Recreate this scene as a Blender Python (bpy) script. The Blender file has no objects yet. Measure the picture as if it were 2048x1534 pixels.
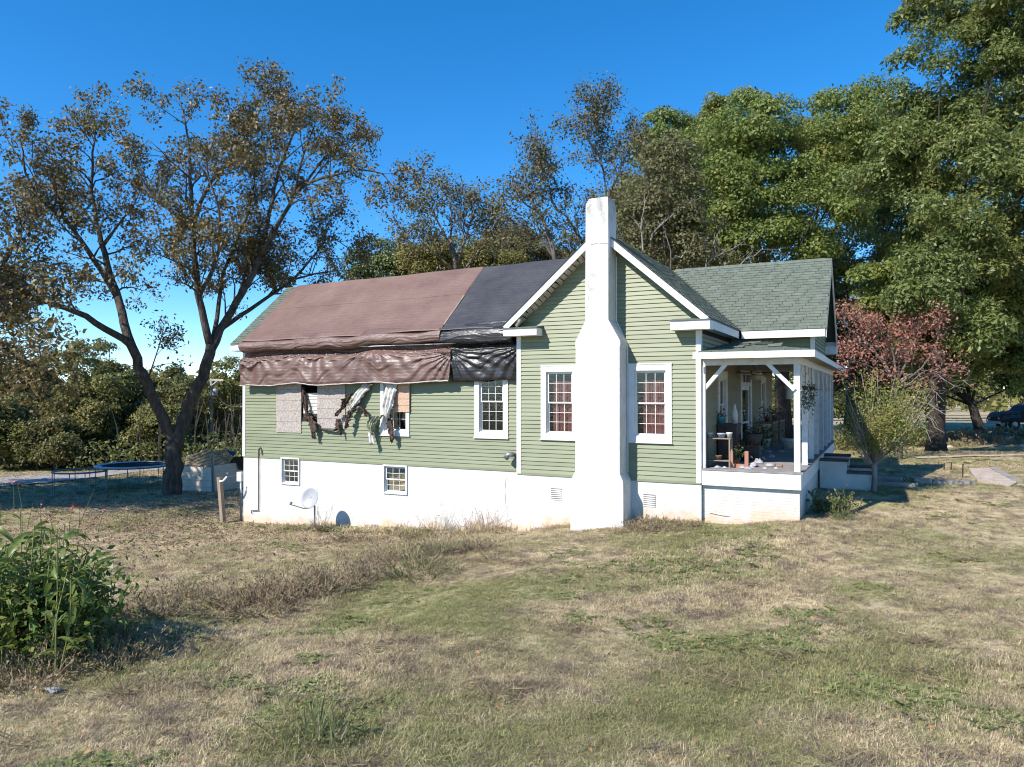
import bpy, bmesh, math, random
import numpy as np
from mathutils import Vector, Matrix

rad = math.radians
S = bpy.context.scene
COL = S.collection

# ------------------------------------------------------------------ camera, sky, sun, exposure
F, YAW, HORIZON = 1469.0, rad(26.77), 785.0
PITCH = math.atan((HORIZON - 767.0) / F)
cam_data = bpy.data.cameras.new('camera')
cam_data.sensor_width = 36.0
cam_data.lens = F / 2048 * 36.0
cam_data.clip_start, cam_data.clip_end = 0.1, 4000
cam = bpy.data.objects.new('camera', cam_data)
COL.objects.link(cam)
cam.rotation_euler = (math.pi / 2 + PITCH, 0, YAW)
S.camera = cam

SUN_DIR = Vector((0.46, 1.0, -0.90)).normalized()          # the way the light travels
SUN_EL = math.asin(-SUN_DIR.z)
SUN_AZ = math.atan2(-SUN_DIR.x, -SUN_DIR.y)                # compass angle of the sun, from +Y towards +X
world = bpy.data.worlds.new('World')
S.world = world
world.use_nodes = True
wn = world.node_tree
wn.nodes.clear()
w_out = wn.nodes.new('ShaderNodeOutputWorld')
w_bg = wn.nodes.new('ShaderNodeBackground')
w_sky = wn.nodes.new('ShaderNodeTexSky')
w_sky.sky_type = 'NISHITA'
w_sky.sun_disc = False
w_sky.sun_elevation = SUN_EL
w_sky.sun_rotation = SUN_AZ
w_sky.altitude = 5000
w_sky.air_density = 1.3
w_sky.dust_density = 0.0
w_sky.ozone_density = 3.0
w_hsv = wn.nodes.new('ShaderNodeHueSaturation')
w_hsv.inputs['Saturation'].default_value = 1.40
w_bg.inputs['Strength'].default_value = 0.15
w_gam = wn.nodes.new('ShaderNodeGamma')                   # a gentler fall-off from horizon to zenith
w_gam.inputs[1].default_value = 0.90
wn.links.new(w_sky.outputs[0], w_gam.inputs[0])
wn.links.new(w_gam.outputs[0], w_hsv.inputs['Color'])
wn.links.new(w_hsv.outputs[0], w_bg.inputs['Color'])
wn.links.new(w_bg.outputs[0], w_out.inputs['Surface'])

sun_data = bpy.data.lights.new('sun', 'SUN')
sun_data.energy = 3.9
sun_data.angle = rad(0.53)
sun_data.color = (1.0, 0.94, 0.855)
sun = bpy.data.objects.new('sun', sun_data)
COL.objects.link(sun)
sun.rotation_euler = SUN_DIR.to_track_quat('-Z', 'Y').to_euler()
sun.location = (0, 0, 40)

S.view_settings.view_transform = 'Standard'
S.view_settings.look = 'None'
S.view_settings.gamma = 1.0
S.view_settings.use_curve_mapping = False
S.view_settings.exposure = 0.95
S.cycles.max_bounces = 7
S.cycles.filter_width = 1.1
S.cycles.transparent_max_bounces = 12
S.cycles.caustics_reflective = False
S.cycles.caustics_refractive = False

# ------------------------------------------------------------------ helpers: measuring
SYW, CYW = math.sin(YAW), math.cos(YAW)
SP, CP = math.sin(PITCH), math.cos(PITCH)
FWD, RGT = np.array([-SYW, CYW, 0.0]), np.array([CYW, SYW, 0.0])


def ray(u, v):
    x, y = (u - 1024) / F, (767 - v) / F
    return FWD * (CP - y * SP) + RGT * x + np.array([0, 0, y * CP + SP])


def at_d(u, v, d):
    r = ray(u, v)
    return r * (d / float(r @ FWD))


def at_Y(u, v, Y):
    r = ray(u, v)
    return r * (Y / r[1])


def at_X(u, v, X):
    r = ray(u, v)
    return r * (X / r[0])


def hash2(ix, iy, seed):
    h = (ix.astype(np.int64) * 374761393 + iy.astype(np.int64) * 668265263 + seed * 1274126177) & 0xFFFFFFFF
    h = ((h ^ (h >> 13)) * 1274126177) & 0xFFFFFFFF
    return ((h ^ (h >> 16)) & 0xFFFF) / 65535.0


def noise2(x, y, seed=0):
    x, y = np.asarray(x, float), np.asarray(y, float)
    ix, iy = np.floor(x), np.floor(y)
    fx, fy = x - ix, y - iy
    fx, fy = fx * fx * (3 - 2 * fx), fy * fy * (3 - 2 * fy)
    a, b = hash2(ix, iy, seed), hash2(ix + 1, iy, seed)
    c, d = hash2(ix, iy + 1, seed), hash2(ix + 1, iy + 1, seed)
    return (a + (b - a) * fx) * (1 - fy) + (c + (d - c) * fx) * fy - 0.5


GROUND_PTS = np.array([
    (-26, 17.5, -4.62), (-20.5, 19.2, -4.6), (-16.5, 19.2, -4.55), (-12.5, 19.0, -4.36), (-9.6, 18.9, -4.04), (-7.3, 18.0, -3.66), (-5.9, 17.9, -3.47),
    (-5.1, 18.5, -3.2), (-4.1, 18.5, -3.27), (-1.75, 18.5, -3.05), (-0.3, 24.5, -2.92), (-28.8, 23.2, -4.72), (-36, 24, -4.95),
    (-30, 30, -4.9), (-50, 34, -5.2), (-60, 50, -5.3), (-30, 50, -5.2), (-15, 40, -4.2), (-5, 45, -3.1), (5, 36, -2.75), (12, 30, -2.7), (10, 20, -2.85),
    (20, 50, -2.65), (40, 60, -2.5), (0, 70, -2.7), (-60, 90, -5.4), (3, 12, -3.15), (8, 8, -3.1), (-9.2, 5.4, -3.45), (-5, 4.5, -3.3), (0, 4, -3.2),
    (-4, 9, -3.3), (-9, 10, -3.75), (-14, 12, -4.15), (-20, 14, -4.45), (-6, 14, -3.45), (-1, 15, -3.2), (-2.5, -10, -3.2), (20, 0, -3.0), (-25, 0, -4.0),
    (-1, 30, -2.88), (-8, 26, -3.4), (-16, 26, -4.4), (150, 200, -2.0), (-150, 200, -5.0), (-150, -50, -5.0), (150, -50, -2.6)], float)


def ground(x, y):
    x, y = np.asarray(x, float), np.asarray(y, float)
    num, den = np.zeros_like(x), np.zeros_like(x)
    for px, py, pz in GROUND_PTS:
        w = ((x - px) ** 2 + (y - py) ** 2 + 1.2) ** -1.75
        num, den = num + w * pz, den + w
    z = num / den
    amp = np.clip(1.4 - np.hypot(x, y) / 60, 0.15, 1)
    return z + amp * (0.10 * noise2(x * .55, y * .55, 3) + 0.05 * noise2(x * 1.7, y * 1.7, 5))


def gz(x, y):
    return float(ground(np.array([x]), np.array([y]))[0])


def at_g(u, v):
    r = ray(u, v)
    d = 4.0
    while d < 300:
        p = r * d
        if p[2] < gz(p[0], p[1]):
            break
        d *= 1.01
    return np.array([p[0], p[1], gz(p[0], p[1])])


# ------------------------------------------------------------------ helpers: meshes and objects
ORG = {}


class MB:
    def __init__(self):
        self.v, self.f = [], []

    def add(self, vs, fs):
        n = len(self.v)
        self.v.extend([tuple(map(float, p)) for p in vs])
        self.f.extend([tuple(i + n for i in f) for f in fs])
        return self

    def hexa(self, p):                                       # 8 points: bottom ring, top ring
        return self.add(p, [(0, 3, 2, 1), (4, 5, 6, 7), (0, 1, 5, 4), (1, 2, 6, 5), (2, 3, 7, 6), (3, 0, 4, 7)])

    def box(self, x0, x1, y0, y1, z0, z1):
        return self.hexa([(x0, y0, z0), (x1, y0, z0), (x1, y1, z0), (x0, y1, z0),
                          (x0, y0, z1), (x1, y0, z1), (x1, y1, z1), (x0, y1, z1)])

    def obox(self, c, a, b, n):                              # centre and three half vectors
        c, a, b, n = map(np.asarray, (c, a, b, n))
        return self.hexa([c - a - b - n, c + a - b - n, c + a + b - n, c - a + b - n,
                          c - a - b + n, c + a - b + n, c + a + b + n, c - a + b + n])

    def bar(self, p, q, w, h=None, up=(0, 0, 1)):            # rectangular bar from p to q
        p, q = np.asarray(p, float), np.asarray(q, float)
        d = q - p
        L = np.linalg.norm(d)
        d = d / L
        s = np.cross(d, up)
        if np.linalg.norm(s) < 1e-4:
            s = np.cross(d, (1, 0, 0))
        s = s / np.linalg.norm(s)
        t = np.cross(s, d)
        return self.obox((p + q) / 2, d * L / 2, s * w / 2, t * (h or w) / 2)

    def prism(self, poly, ext):
        n = len(poly)
        poly = [np.asarray(p, float) for p in poly]
        ext = np.asarray(ext, float)
        return self.add(poly + [p + ext for p in poly],
                        [tuple(range(n))[::-1], tuple(range(n, 2 * n))] + [(i, (i + 1) % n, n + (i + 1) % n, n + i) for i in range(n)])

    def tube(self, path, r, n=6, cap=True):
        P = np.asarray(path, float)
        m = len(P)
        R = np.full(m, r, float) if np.isscalar(r) else np.asarray(r, float)
        T = np.gradient(P, axis=0)
        T /= np.linalg.norm(T, axis=1)[:, None] + 1e-9
        ref = np.array([0.3, 0.2, 1.0]) if abs(T[0][2]) < .8 else np.array([1.0, 0.2, 0.1])
        A = np.cross(T, ref)
        A /= np.linalg.norm(A, axis=1)[:, None] + 1e-9
        B = np.cross(T, A)
        an = np.arange(n) * 2 * math.pi / n
        ring = P[:, None, :] + R[:, None, None] * (np.cos(an)[None, :, None] * A[:, None, :] + np.sin(an)[None, :, None] * B[:, None, :])
        fs = [(i * n + j, i * n + (j + 1) % n, (i + 1) * n + (j + 1) % n, (i + 1) * n + j) for i in range(m - 1) for j in range(n)]
        if cap:
            fs += [tuple(range(n))[::-1], tuple((m - 1) * n + j for j in range(n))]
        return self.add(ring.reshape(-1, 3), fs)

    def lathe(self, c, prof, n=12):
        c = np.asarray(c, float)
        vs, fs, m = [], [], len(prof)
        for r, z in prof:
            for j in range(n):
                a = 2 * math.pi * j / n
                vs.append((c[0] + r * math.cos(a), c[1] + r * math.sin(a), c[2] + z))
        for i in range(m - 1):
            for j in range(n):
                fs.append((i * n + j, i * n + (j + 1) % n, (i + 1) * n + (j + 1) % n, (i + 1) * n + j))
        if prof[0][0] > 1e-4:
            fs.append(tuple(range(n))[::-1])
        if prof[-1][0] > 1e-4:
            fs.append(tuple((m - 1) * n + j for j in range(n)))
        return self.add(vs, fs)

    def grid(self, G):                                       # G: (m, n, 3)
        m, n, _ = G.shape
        return self.add(G.reshape(-1, 3), [(i * n + j, i * n + j + 1, (i + 1) * n + j + 1, (i + 1) * n + j)
                                           for i in range(m - 1) for j in range(n - 1)])

    def build(self, name, mat, parent=None, smooth=False, origin=None, recalc=True, **props):
        V = np.array(self.v, float)
        if origin is None:
            origin = np.array([(V[:, 0].min() + V[:, 0].max()) / 2, (V[:, 1].min() + V[:, 1].max()) / 2, V[:, 2].min()])
        origin = np.asarray(origin, float)
        me = bpy.data.meshes.new(name)
        me.from_pydata([tuple(p) for p in V - origin], [], self.f)
        if recalc:
            bm = bmesh.new()
            bm.from_mesh(me)
            bmesh.ops.recalc_face_normals(bm, faces=bm.faces)
            bm.to_mesh(me)
            bm.free()
        if smooth:
            me.polygons.foreach_set('use_smooth', [True] * len(me.polygons))
        if mat is not None:
            me.materials.append(mat)
        return link(name, me, parent, origin, **props)


def link(name, me, parent=None, origin=(0, 0, 0), **props):
    o = bpy.data.objects.new(name, me)
    COL.objects.link(o)
    origin = np.asarray(origin, float)
    if parent is not None:
        o.parent = parent
        o.location = origin - ORG[parent.name]
    else:
        o.location = origin
    ORG[o.name] = origin
    for k, val in props.items():
        o[k] = val
    return o


def thing(name, label, category, loc, group=None):
    o = link(name, None, None, loc)
    o.empty_display_size = 0.2
    return tag(o, label, category, group)


def tag(o, label, category, group=None):
    o['label'], o['category'] = label, category
    if group:
        o['group'] = group
    return o


def dup(root, loc, rz=0.0, scale=1.0, label=None, group=None):   # a copy of a thing, its parts and sub-parts
    r = root.copy()
    COL.objects.link(r)
    r.location = loc
    r.rotation_euler = (0, 0, rz)
    r.scale = (scale,) * 3
    ORG[r.name] = np.asarray(loc, float)
    if label:
        r['label'] = label
    if group:
        r['group'] = group
    for ch in list(root.children):
        c = ch.copy()
        COL.objects.link(c)
        c.parent = r
        for g in list(ch.children):
            d = g.copy()
            COL.objects.link(d)
            d.parent = c
    return r


def clone(o, loc, **kw):                                     # another part that shares o's mesh
    c = o.copy()
    COL.objects.link(c)
    loc = np.asarray(loc, float)
    c.location = loc - (ORG[o.parent.name] if o.parent else 0)
    ORG[c.name] = loc
    return c


def fast_mesh(name, V, loops, sizes, mat, smooth=False):
    me = bpy.data.meshes.new(name)
    me.vertices.add(len(V))
    me.vertices.foreach_set('co', np.ascontiguousarray(V, np.float32).ravel())
    me.loops.add(len(loops))
    me.loops.foreach_set('vertex_index', np.asarray(loops, np.int32))
    me.polygons.add(len(sizes))
    st = np.concatenate([[0], np.cumsum(sizes)[:-1]]).astype(np.int32)
    me.polygons.foreach_set('loop_start', st)
    if smooth:
        me.polygons.foreach_set('use_smooth', np.ones(len(sizes), bool))
    me.update(calc_edges=True)
    if mat is not None:
        me.materials.append(mat)
    return me


def unit(a):
    return a / (np.linalg.norm(a, axis=-1, keepdims=True) + 1e-9)


def leaf_mesh(name, P, N, L, W, mat, rng, droop=0.0, origin=(0, 0, 0), up_tip=None):
    """one folded four-sided leaf per row: base P, facing N, length L, width W"""
    n = len(P)
    R = rng.normal(size=(n, 3))
    if up_tip is not None:
        R = R * .6 + up_tip
    T = unit(R - N * (R * N).sum(1, keepdims=True))
    T[:, 2] -= droop
    T = unit(T)
    B = np.cross(N, T)
    L, W = np.asarray(L).reshape(-1, 1), np.asarray(W).reshape(-1, 1)
    v0 = P
    v1 = P + T * L * .5 + B * W * .5 + N * W * .12
    v2 = P + T * L
    v3 = P + T * L * .5 - B * W * .5 + N * W * .12
    V = np.stack([v0, v1, v2, v3], 1).reshape(-1, 3) - np.asarray(origin)
    return fast_mesh(name, V, np.arange(4 * n), np.full(n, 4), mat)


# ------------------------------------------------------------------ helpers: materials
def nodes_of(m):
    m.use_nodes = True
    return m.node_tree, m.node_tree.nodes, m.node_tree.links


def noise_node(nt, scale, detail=4, rough=.6, vec=None, dim='3D'):
    n = nt.nodes.new('ShaderNodeTexNoise')
    n.inputs['Scale'].default_value = scale
    n.inputs['Detail'].default_value = detail
    n.inputs['Roughness'].default_value = rough
    if vec is not None:
        nt.links.new(vec, n.inputs['Vector'])
    return n.outputs['Fac']


def pos_node(nt, scale=None):
    g = nt.nodes.new('ShaderNodeNewGeometry')
    if scale is None:
        return g.outputs['Position']
    m = nt.nodes.new('ShaderNodeVectorMath')
    m.operation = 'MULTIPLY'
    m.inputs[1].default_value = scale
    nt.links.new(g.outputs['Position'], m.inputs[0])
    return m.outputs[0]


def ramp(nt, fac, stops):
    r = nt.nodes.new('ShaderNodeValToRGB')
    e = r.color_ramp.elements
    while len(e) < len(stops):
        e.new(0.5)
    for el, (p, c) in zip(e, stops):
        el.position = p
        el.color = (*c, 1) if len(c) == 3 else c
    nt.links.new(fac, r.inputs[0])
    return r.outputs[0]


def mixc(nt, fac, a, b, mode='MIX'):
    m = nt.nodes.new('ShaderNodeMix')
    m.data_type = 'RGBA'
    m.blend_type = mode
    for s, val in ((m.inputs[0], fac), (m.inputs[6], a), (m.inputs[7], b)):
        if hasattr(val, 'links') or isinstance(val, bpy.types.NodeSocket):
            nt.links.new(val, s)
        elif isinstance(val, (tuple, list)):
            s.default_value = (*val, 1)[:4]
        else:
            s.default_value = val
    return m.outputs[2]


def bump_of(nt, height, strength, dist):
    b = nt.nodes.new('ShaderNodeBump')
    b.inputs['Strength'].default_value = strength
    b.inputs['Distance'].default_value = dist
    nt.links.new(height, b.inputs['Height'])
    return b.outputs[0]


def mk(name, c1, c2=None, scale=3.0, rough=.7, bump=0.0, bscale=40.0, bdist=.01, metal=0.0, spec=.4, stretch=None, lo=.35, hi=.65, detail=5):
    m = bpy.data.materials.new(name)
    nt, N, L = nodes_of(m)
    p = N['Principled BSDF']
    p.inputs['Roughness'].default_value = rough
    p.inputs['Metallic'].default_value = metal
    p.inputs['Specular IOR Level'].default_value = spec
    vec = pos_node(nt, stretch or (1, 1, 1))
    if c2 is None:
        c2 = tuple(x * .82 for x in c1)
    L.new(ramp(nt, noise_node(nt, scale, detail, .62, vec), [(lo, c1), (hi, c2)]), p.inputs['Base Color'])
    if bump:
        L.new(bump_of(nt, noise_node(nt, bscale, 4, .6, vec), bump, bdist), p.inputs['Normal'])
    return m


def mk_leaf(name, cols, trans=.3, rough=.55, nscale=.35, warm=None):
    """leaf: a colour per leaf, drifting over the crown"""
    m = bpy.data.materials.new(name)
    nt, N, L = nodes_of(m)
    p = N['Principled BSDF']
    out = N['Material Output']
    g = N.new('ShaderNodeNewGeometry')
    k = len(cols)
    col = ramp(nt, g.outputs['Random Per Island'], [(i / max(k - 1, 1), c) for i, c in enumerate(cols)])
    if warm is not None:
        nz = noise_node(nt, nscale, 3, .6, pos_node(nt))
        f = ramp(nt, nz, [(.50, (0, 0, 0)), (.68, (1, 1, 1))])
        mm = N.new('ShaderNodeMath')
        mm.operation = 'MULTIPLY'
        L.new(f, mm.inputs[0])
        L.new(g.outputs['Random Per Island'], mm.inputs[1])
        col = mixc(nt, mm.outputs[0], col, warm)
    L.new(col, p.inputs['Base Color'])
    p.inputs['Roughness'].default_value = rough
    p.inputs['Specular IOR Level'].default_value = .35
    t = N.new('ShaderNodeBsdfTranslucent')
    L.new(col, t.inputs['Color'])
    mx = N.new('ShaderNodeMixShader')
    mx.inputs[0].default_value = trans
    L.new(p.outputs[0], mx.inputs[1])
    L.new(t.outputs[0], mx.inputs[2])
    L.new(mx.outputs[0], out.inputs['Surface'])
    return m


def mk_glass(name, tint=(.90, .93, .94), rough=.02):
    m = bpy.data.materials.new(name)
    nt, N, L = nodes_of(m)
    out = N['Material Output']
    N.remove(N['Principled BSDF'])
    tr = N.new('ShaderNodeBsdfTransparent')
    tr.inputs[0].default_value = (*tint, 1)
    gl = N.new('ShaderNodeBsdfGlossy')
    gl.inputs['Roughness'].default_value = rough
    fr = N.new('ShaderNodeFresnel')
    fr.inputs[0].default_value = 1.55
    ma = N.new('ShaderNodeMath')
    ma.operation = 'MULTIPLY_ADD'
    ma.inputs[1].default_value = .6
    ma.inputs[2].default_value = .005
    ma.use_clamp = True
    L.new(fr.outputs[0], ma.inputs[0])
    nz = N.new('ShaderNodeTexNoise')
    nz.inputs['Scale'].default_value = 2.2
    L.new(bump_of(nt, nz.outputs[0], .08, .05), gl.inputs['Normal'])
    mx = N.new('ShaderNodeMixShader')
    L.new(ma.outputs[0], mx.inputs[0])
    L.new(tr.outputs[0], mx.inputs[1])
    L.new(gl.outputs[0], mx.inputs[2])
    L.new(mx.outputs[0], out.inputs['Surface'])
    return m


M = {}


def per_object(m, amount):
    """shift the brightness a little from piece to piece"""
    nt = m.node_tree
    p = nt.nodes['Principled BSDF']
    src = p.inputs['Base Color'].links[0].from_socket
    oi = nt.nodes.new('ShaderNodeObjectInfo')
    f = ramp(nt, oi.outputs['Random'], [(0, (1 - amount,) * 3), (1, (1 + amount,) * 3)])
    nt.links.new(mixc(nt, 1.0, src, f, 'MULTIPLY'), p.inputs['Base Color'])
    return m


M['siding'] = per_object(mk('siding_green', (.216, .236, .142), (.186, .203, .122), 1.6, .5, .10, 40, .003, stretch=(.35, .35, 2.5), detail=6), .06)
M['siding_porch'] = mk('siding_warm_bounce', (.27, .245, .155), (.235, .21, .135), 1.2, .6, .08, 60, .002, stretch=(.25, .25, 3))  # siding with warm bounce light from deck and lawn put into its colour
M['straw'] = mk('straw_stem', (.38, .30, .20), (.26, .19, .13), 6, .9)
M['white'] = mk('white_paint', (.72, .72, .70), (.63, .63, .60), 2.5, .5, .05, 30, .003)
M['white_old'] = mk('weathered_white_paint', (.66, .66, .64), (.48, .47, .43), 5, .65, .15, 30, .004, lo=.45, hi=.75)
M['shingle'] = per_object(mk('green_shingle', (.150, .172, .138), (.108, .126, .102), 5, .95, .4, 120, .005, spec=.15), .07)
M['shingle_base'] = mk('shingle_base', (.088, .100, .082), (.07, .08, .066), 5, .95, .3, 120, .004, spec=.15)
M['shingle_edge'] = mk('dark_shingle', (.06, .07, .062), (.04, .045, .042), 5, .95, .3, 120, .004, spec=.2)
M['osb'] = mk('strand_board', (.44, .395, .355), (.26, .225, .20), 26, .85, .3, 60, .004, spec=.2, stretch=(1, 1, .8), lo=.38, hi=.62)
M['osb_new'] = mk('newer_strand_board', (.56, .40, .29), (.38, .25, .17), 26, .85, .3, 60, .004, spec=.2, lo=.38, hi=.62)
M['timber'] = mk('weathered_timber', (.30, .235, .175), (.19, .145, .105), 4, .9, .4, 30, .004, stretch=(1, 1, .15))
M['deck'] = mk('deck_boards', (.30, .27, .25), (.21, .19, .175), 5, .85, .3, 30, .003)
M['bark'] = mk('bark', (.135, .112, .092), (.055, .045, .038), 6, .95, 1.0, 16, .08, stretch=(1, 1, .35), spec=.15)
M['bark_dark'] = mk('dark_bark', (.075, .062, .05), (.035, .029, .024), 5, .95, 1.0, 14, .06, stretch=(1, 1, .35), spec=.15)
M['bark_pale'] = mk('pale_bark', (.34, .30, .27), (.20, .175, .155), 4, .9, .5, 14, .02, stretch=(1, 1, .4), spec=.15)
M['bark_mid'] = mk('grey_bark', (.17, .145, .125), (.085, .07, .06), 4, .95, .8, 14, .03, stretch=(1, 1, .35), spec=.15)
M['metal_grey'] = mk('grey_metal', (.30, .31, .33), (.24, .25, .27), 3, .4, .05, metal=.6)
M['pipe_dark'] = mk('dark_pipe', (.06, .045, .04), (.10, .06, .045), 8, .6)
M['curtain'] = mk('dusty_red_curtain', (.55, .22, .18), (.36, .11, .09), 5, .9, .2, 30, .01)
M['glass'] = mk_glass('window_glass')
M['dark'] = mk('dark_interior', (.03, .028, .026), (.02, .018, .016), 2, .95)
M['char'] = mk('charred', (.045, .035, .03), (.16, .085, .045), 9, .85, .6, 30, .01, lo=.45, hi=.72)
M['melt_white'] = mk('scorched_white_vinyl', (.62, .61, .57), (.36, .31, .25), 4, .5, .3, 20, .01, lo=.45, hi=.7)
M['melt_green'] = mk('scorched_green_vinyl', (.25, .28, .17), (.12, .13, .08), 4, .5, .3, 20, .01)
M['soffit'] = mk('dirty_soffit', (.50, .46, .40), (.33, .27, .21), 6, .8, .2, 20, .01)


def mk_tarp(name, c1, c2, rough, bscale):
    m = bpy.data.materials.new(name)
    nt, N, L = nodes_of(m)
    p = N['Principled BSDF']
    vec = pos_node(nt)
    L.new(ramp(nt, noise_node(nt, .9, 5, .6, vec), [(.35, c1), (.7, c2)]), p.inputs['Base Color'])
    p.inputs['Specular IOR Level'].default_value = .5
    L.new(ramp(nt, noise_node(nt, 2.5, 3, .6, vec), [(.3, (rough - .08,) * 3), (.7, (rough + .1,) * 3)]), p.inputs['Roughness'])
    wv = N.new('ShaderNodeTexWave')                          # faint lines of the woven sheet and the courses below it
    wv.wave_type, wv.bands_direction = 'BANDS', 'Z'
    wv.inputs['Scale'].default_value = 3.1
    wv.inputs['Distortion'].default_value = 1.2
    wv.inputs['Detail'].default_value = 2
    L.new(vec, wv.inputs['Vector'])
    h1 = noise_node(nt, bscale, 5, .6, pos_node(nt, (.35, 1, 1)))
    ad = N.new('ShaderNodeMath')
    ad.operation = 'MULTIPLY_ADD'
    ad.inputs[1].default_value = .12
    L.new(wv.outputs['Fac'], ad.inputs[0])
    L.new(h1, ad.inputs[2])
    L.new(bump_of(nt, ad.outputs[0], .55, .035), p.inputs['Normal'])
    return m


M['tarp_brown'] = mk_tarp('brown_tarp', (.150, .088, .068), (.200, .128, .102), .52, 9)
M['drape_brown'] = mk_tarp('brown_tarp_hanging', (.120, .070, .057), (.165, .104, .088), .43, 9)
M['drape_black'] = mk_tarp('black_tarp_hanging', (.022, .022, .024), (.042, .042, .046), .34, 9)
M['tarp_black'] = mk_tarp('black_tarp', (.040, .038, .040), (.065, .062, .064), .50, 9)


def mk_masonry(name, brick=False):
    """white painted masonry: faint grime, red clay splashed up near the ground (attribute hg: height above the soil)"""
    m = bpy.data.materials.new(name)
    nt, N, L = nodes_of(m)
    p = N['Principled BSDF']
    vec = pos_node(nt)
    base = ramp(nt, noise_node(nt, 1.6, 6, .65, vec), [(.35, (.64, .64, .62)), (.8, (.46, .45, .41))])
    a = N.new('ShaderNodeAttribute')
    a.attribute_name = 'hg'
    nz = noise_node(nt, 2.2, 5, .7, vec)
    ma = N.new('ShaderNodeMath')
    ma.operation = 'MULTIPLY_ADD'
    ma.inputs[1].default_value = 1.3
    ma.inputs[2].default_value = -.55
    L.new(nz, ma.inputs[0])
    sb = N.new('ShaderNodeMath')
    sb.operation = 'SUBTRACT'
    L.new(a.outputs['Fac'], sb.inputs[0])
    L.new(ma.outputs[0], sb.inputs[1])
    fac = ramp(nt, sb.outputs[0], [(.0, (.7,) * 3), (.2, (.16,) * 3), (.5, (0, 0, 0))])
    col = mixc(nt, fac, base, (.62, .40, .25))
    L.new(col, p.inputs['Base Color'])
    p.inputs['Roughness'].default_value = .8
    h = noise_node(nt, 7, 7, .7, vec)
    if True:
        bt = N.new('ShaderNodeTexBrick')
        bt.inputs['Scale'].default_value = 1.0
        bt.inputs['Brick Width'].default_value = .21 if brick else .41
        bt.inputs['Row Height'].default_value = .075 if brick else .205
        bt.inputs['Mortar Size'].default_value = .006
        bt.inputs['Mortar Smooth'].default_value = .4
        sx = N.new('ShaderNodeSeparateXYZ')
        L.new(vec, sx.inputs[0])
        cx = N.new('ShaderNodeCombineXYZ')
        sm = N.new('ShaderNodeMath')
        L.new(sx.outputs[0], sm.inputs[0])
        L.new(sx.outputs[1], sm.inputs[1])
        L.new(sm.outputs[0], cx.inputs[0])
        L.new(sx.outputs[2], cx.inputs[1])
        L.new(cx.outputs[0], bt.inputs['Vector'])
        iv = N.new('ShaderNodeMath')
        iv.operation = 'MULTIPLY_ADD'
        iv.inputs[1].default_value = -.35 if brick else -.08
        L.new(bt.outputs['Fac'], iv.inputs[0])
        L.new(h, iv.inputs[2])
        h = iv.outputs[0]
    L.new(bump_of(nt, h, .6, .03), p.inputs['Normal'])
    return m


M['stucco'] = mk_masonry('white_stucco')
M['brickwhite'] = mk_masonry('white_painted_brick', True)


def mk_chimney():
    m = bpy.data.materials.new('chimney_plaster')
    nt, N, L = nodes_of(m)
    p = N['Principled BSDF']
    vec = pos_node(nt)
    base = ramp(nt, noise_node(nt, 2.0, 6, .6, vec), [(.4, (.64, .64, .62)), (.85, (.47, .46, .42))])
    sx = N.new('ShaderNodeSeparateXYZ')
    L.new(vec, sx.inputs[0])
    mr = N.new('ShaderNodeMapRange')                         # soot round the flue mouth, ragged lower edge
    mr.inputs['From Min'].default_value = 3.3
    mr.inputs['From Max'].default_value = 5.1
    L.new(sx.outputs[2], mr.inputs[0])
    nz = noise_node(nt, 3.5, 6, .7, pos_node(nt, (2, 2, .6)))
    mu = N.new('ShaderNodeMath')
    mu.operation = 'MULTIPLY'
    L.new(mr.outputs[0], mu.inputs[0])
    L.new(nz, mu.inputs[1])
    f1 = ramp(nt, mu.outputs[0], [(.24, (0, 0, 0)), (.62, (.85,) * 3)])
    col = mixc(nt, f1, base, (.20, .17, .15))
    f2 = ramp(nt, noise_node(nt, 1.7, 3, .5, vec), [(.70, (0, 0, 0)), (.72, (.55,) * 3)])
    col = mixc(nt, f2, col, (.52, .50, .47))
    L.new(col, p.inputs['Base Color'])
    p.inputs['Roughness'].default_value = .8
    L.new(bump_of(nt, noise_node(nt, 6, 7, .7, vec), .7, .05), p.inputs['Normal'])
    return m


M['chimney'] = mk_chimney()

# ------------------------------------------------------------------ the ground
GREEN_SPOTS = [(at_g(860, 1215), 3.0, 1.0), (at_g(700, 1150), 1.4, .5), (at_g(620, 1490), 1.1, .7), (at_g(1650, 1330), 2.0, .35), (at_g(1850, 1110), 3.0, .25), (at_g(1250, 1440), 1.2, .5)]
BROWN_SPOTS = [(at_g(420, 1080), 3.2, 1.0), (at_g(560, 1100), 2.5, .6), (at_g(200, 1000), 7, .9), (at_g(620, 1330), 1.6, .5), (at_g(1050, 1130), 1.4, .5), (at_g(430, 1400), 2.0, .6)]


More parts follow.
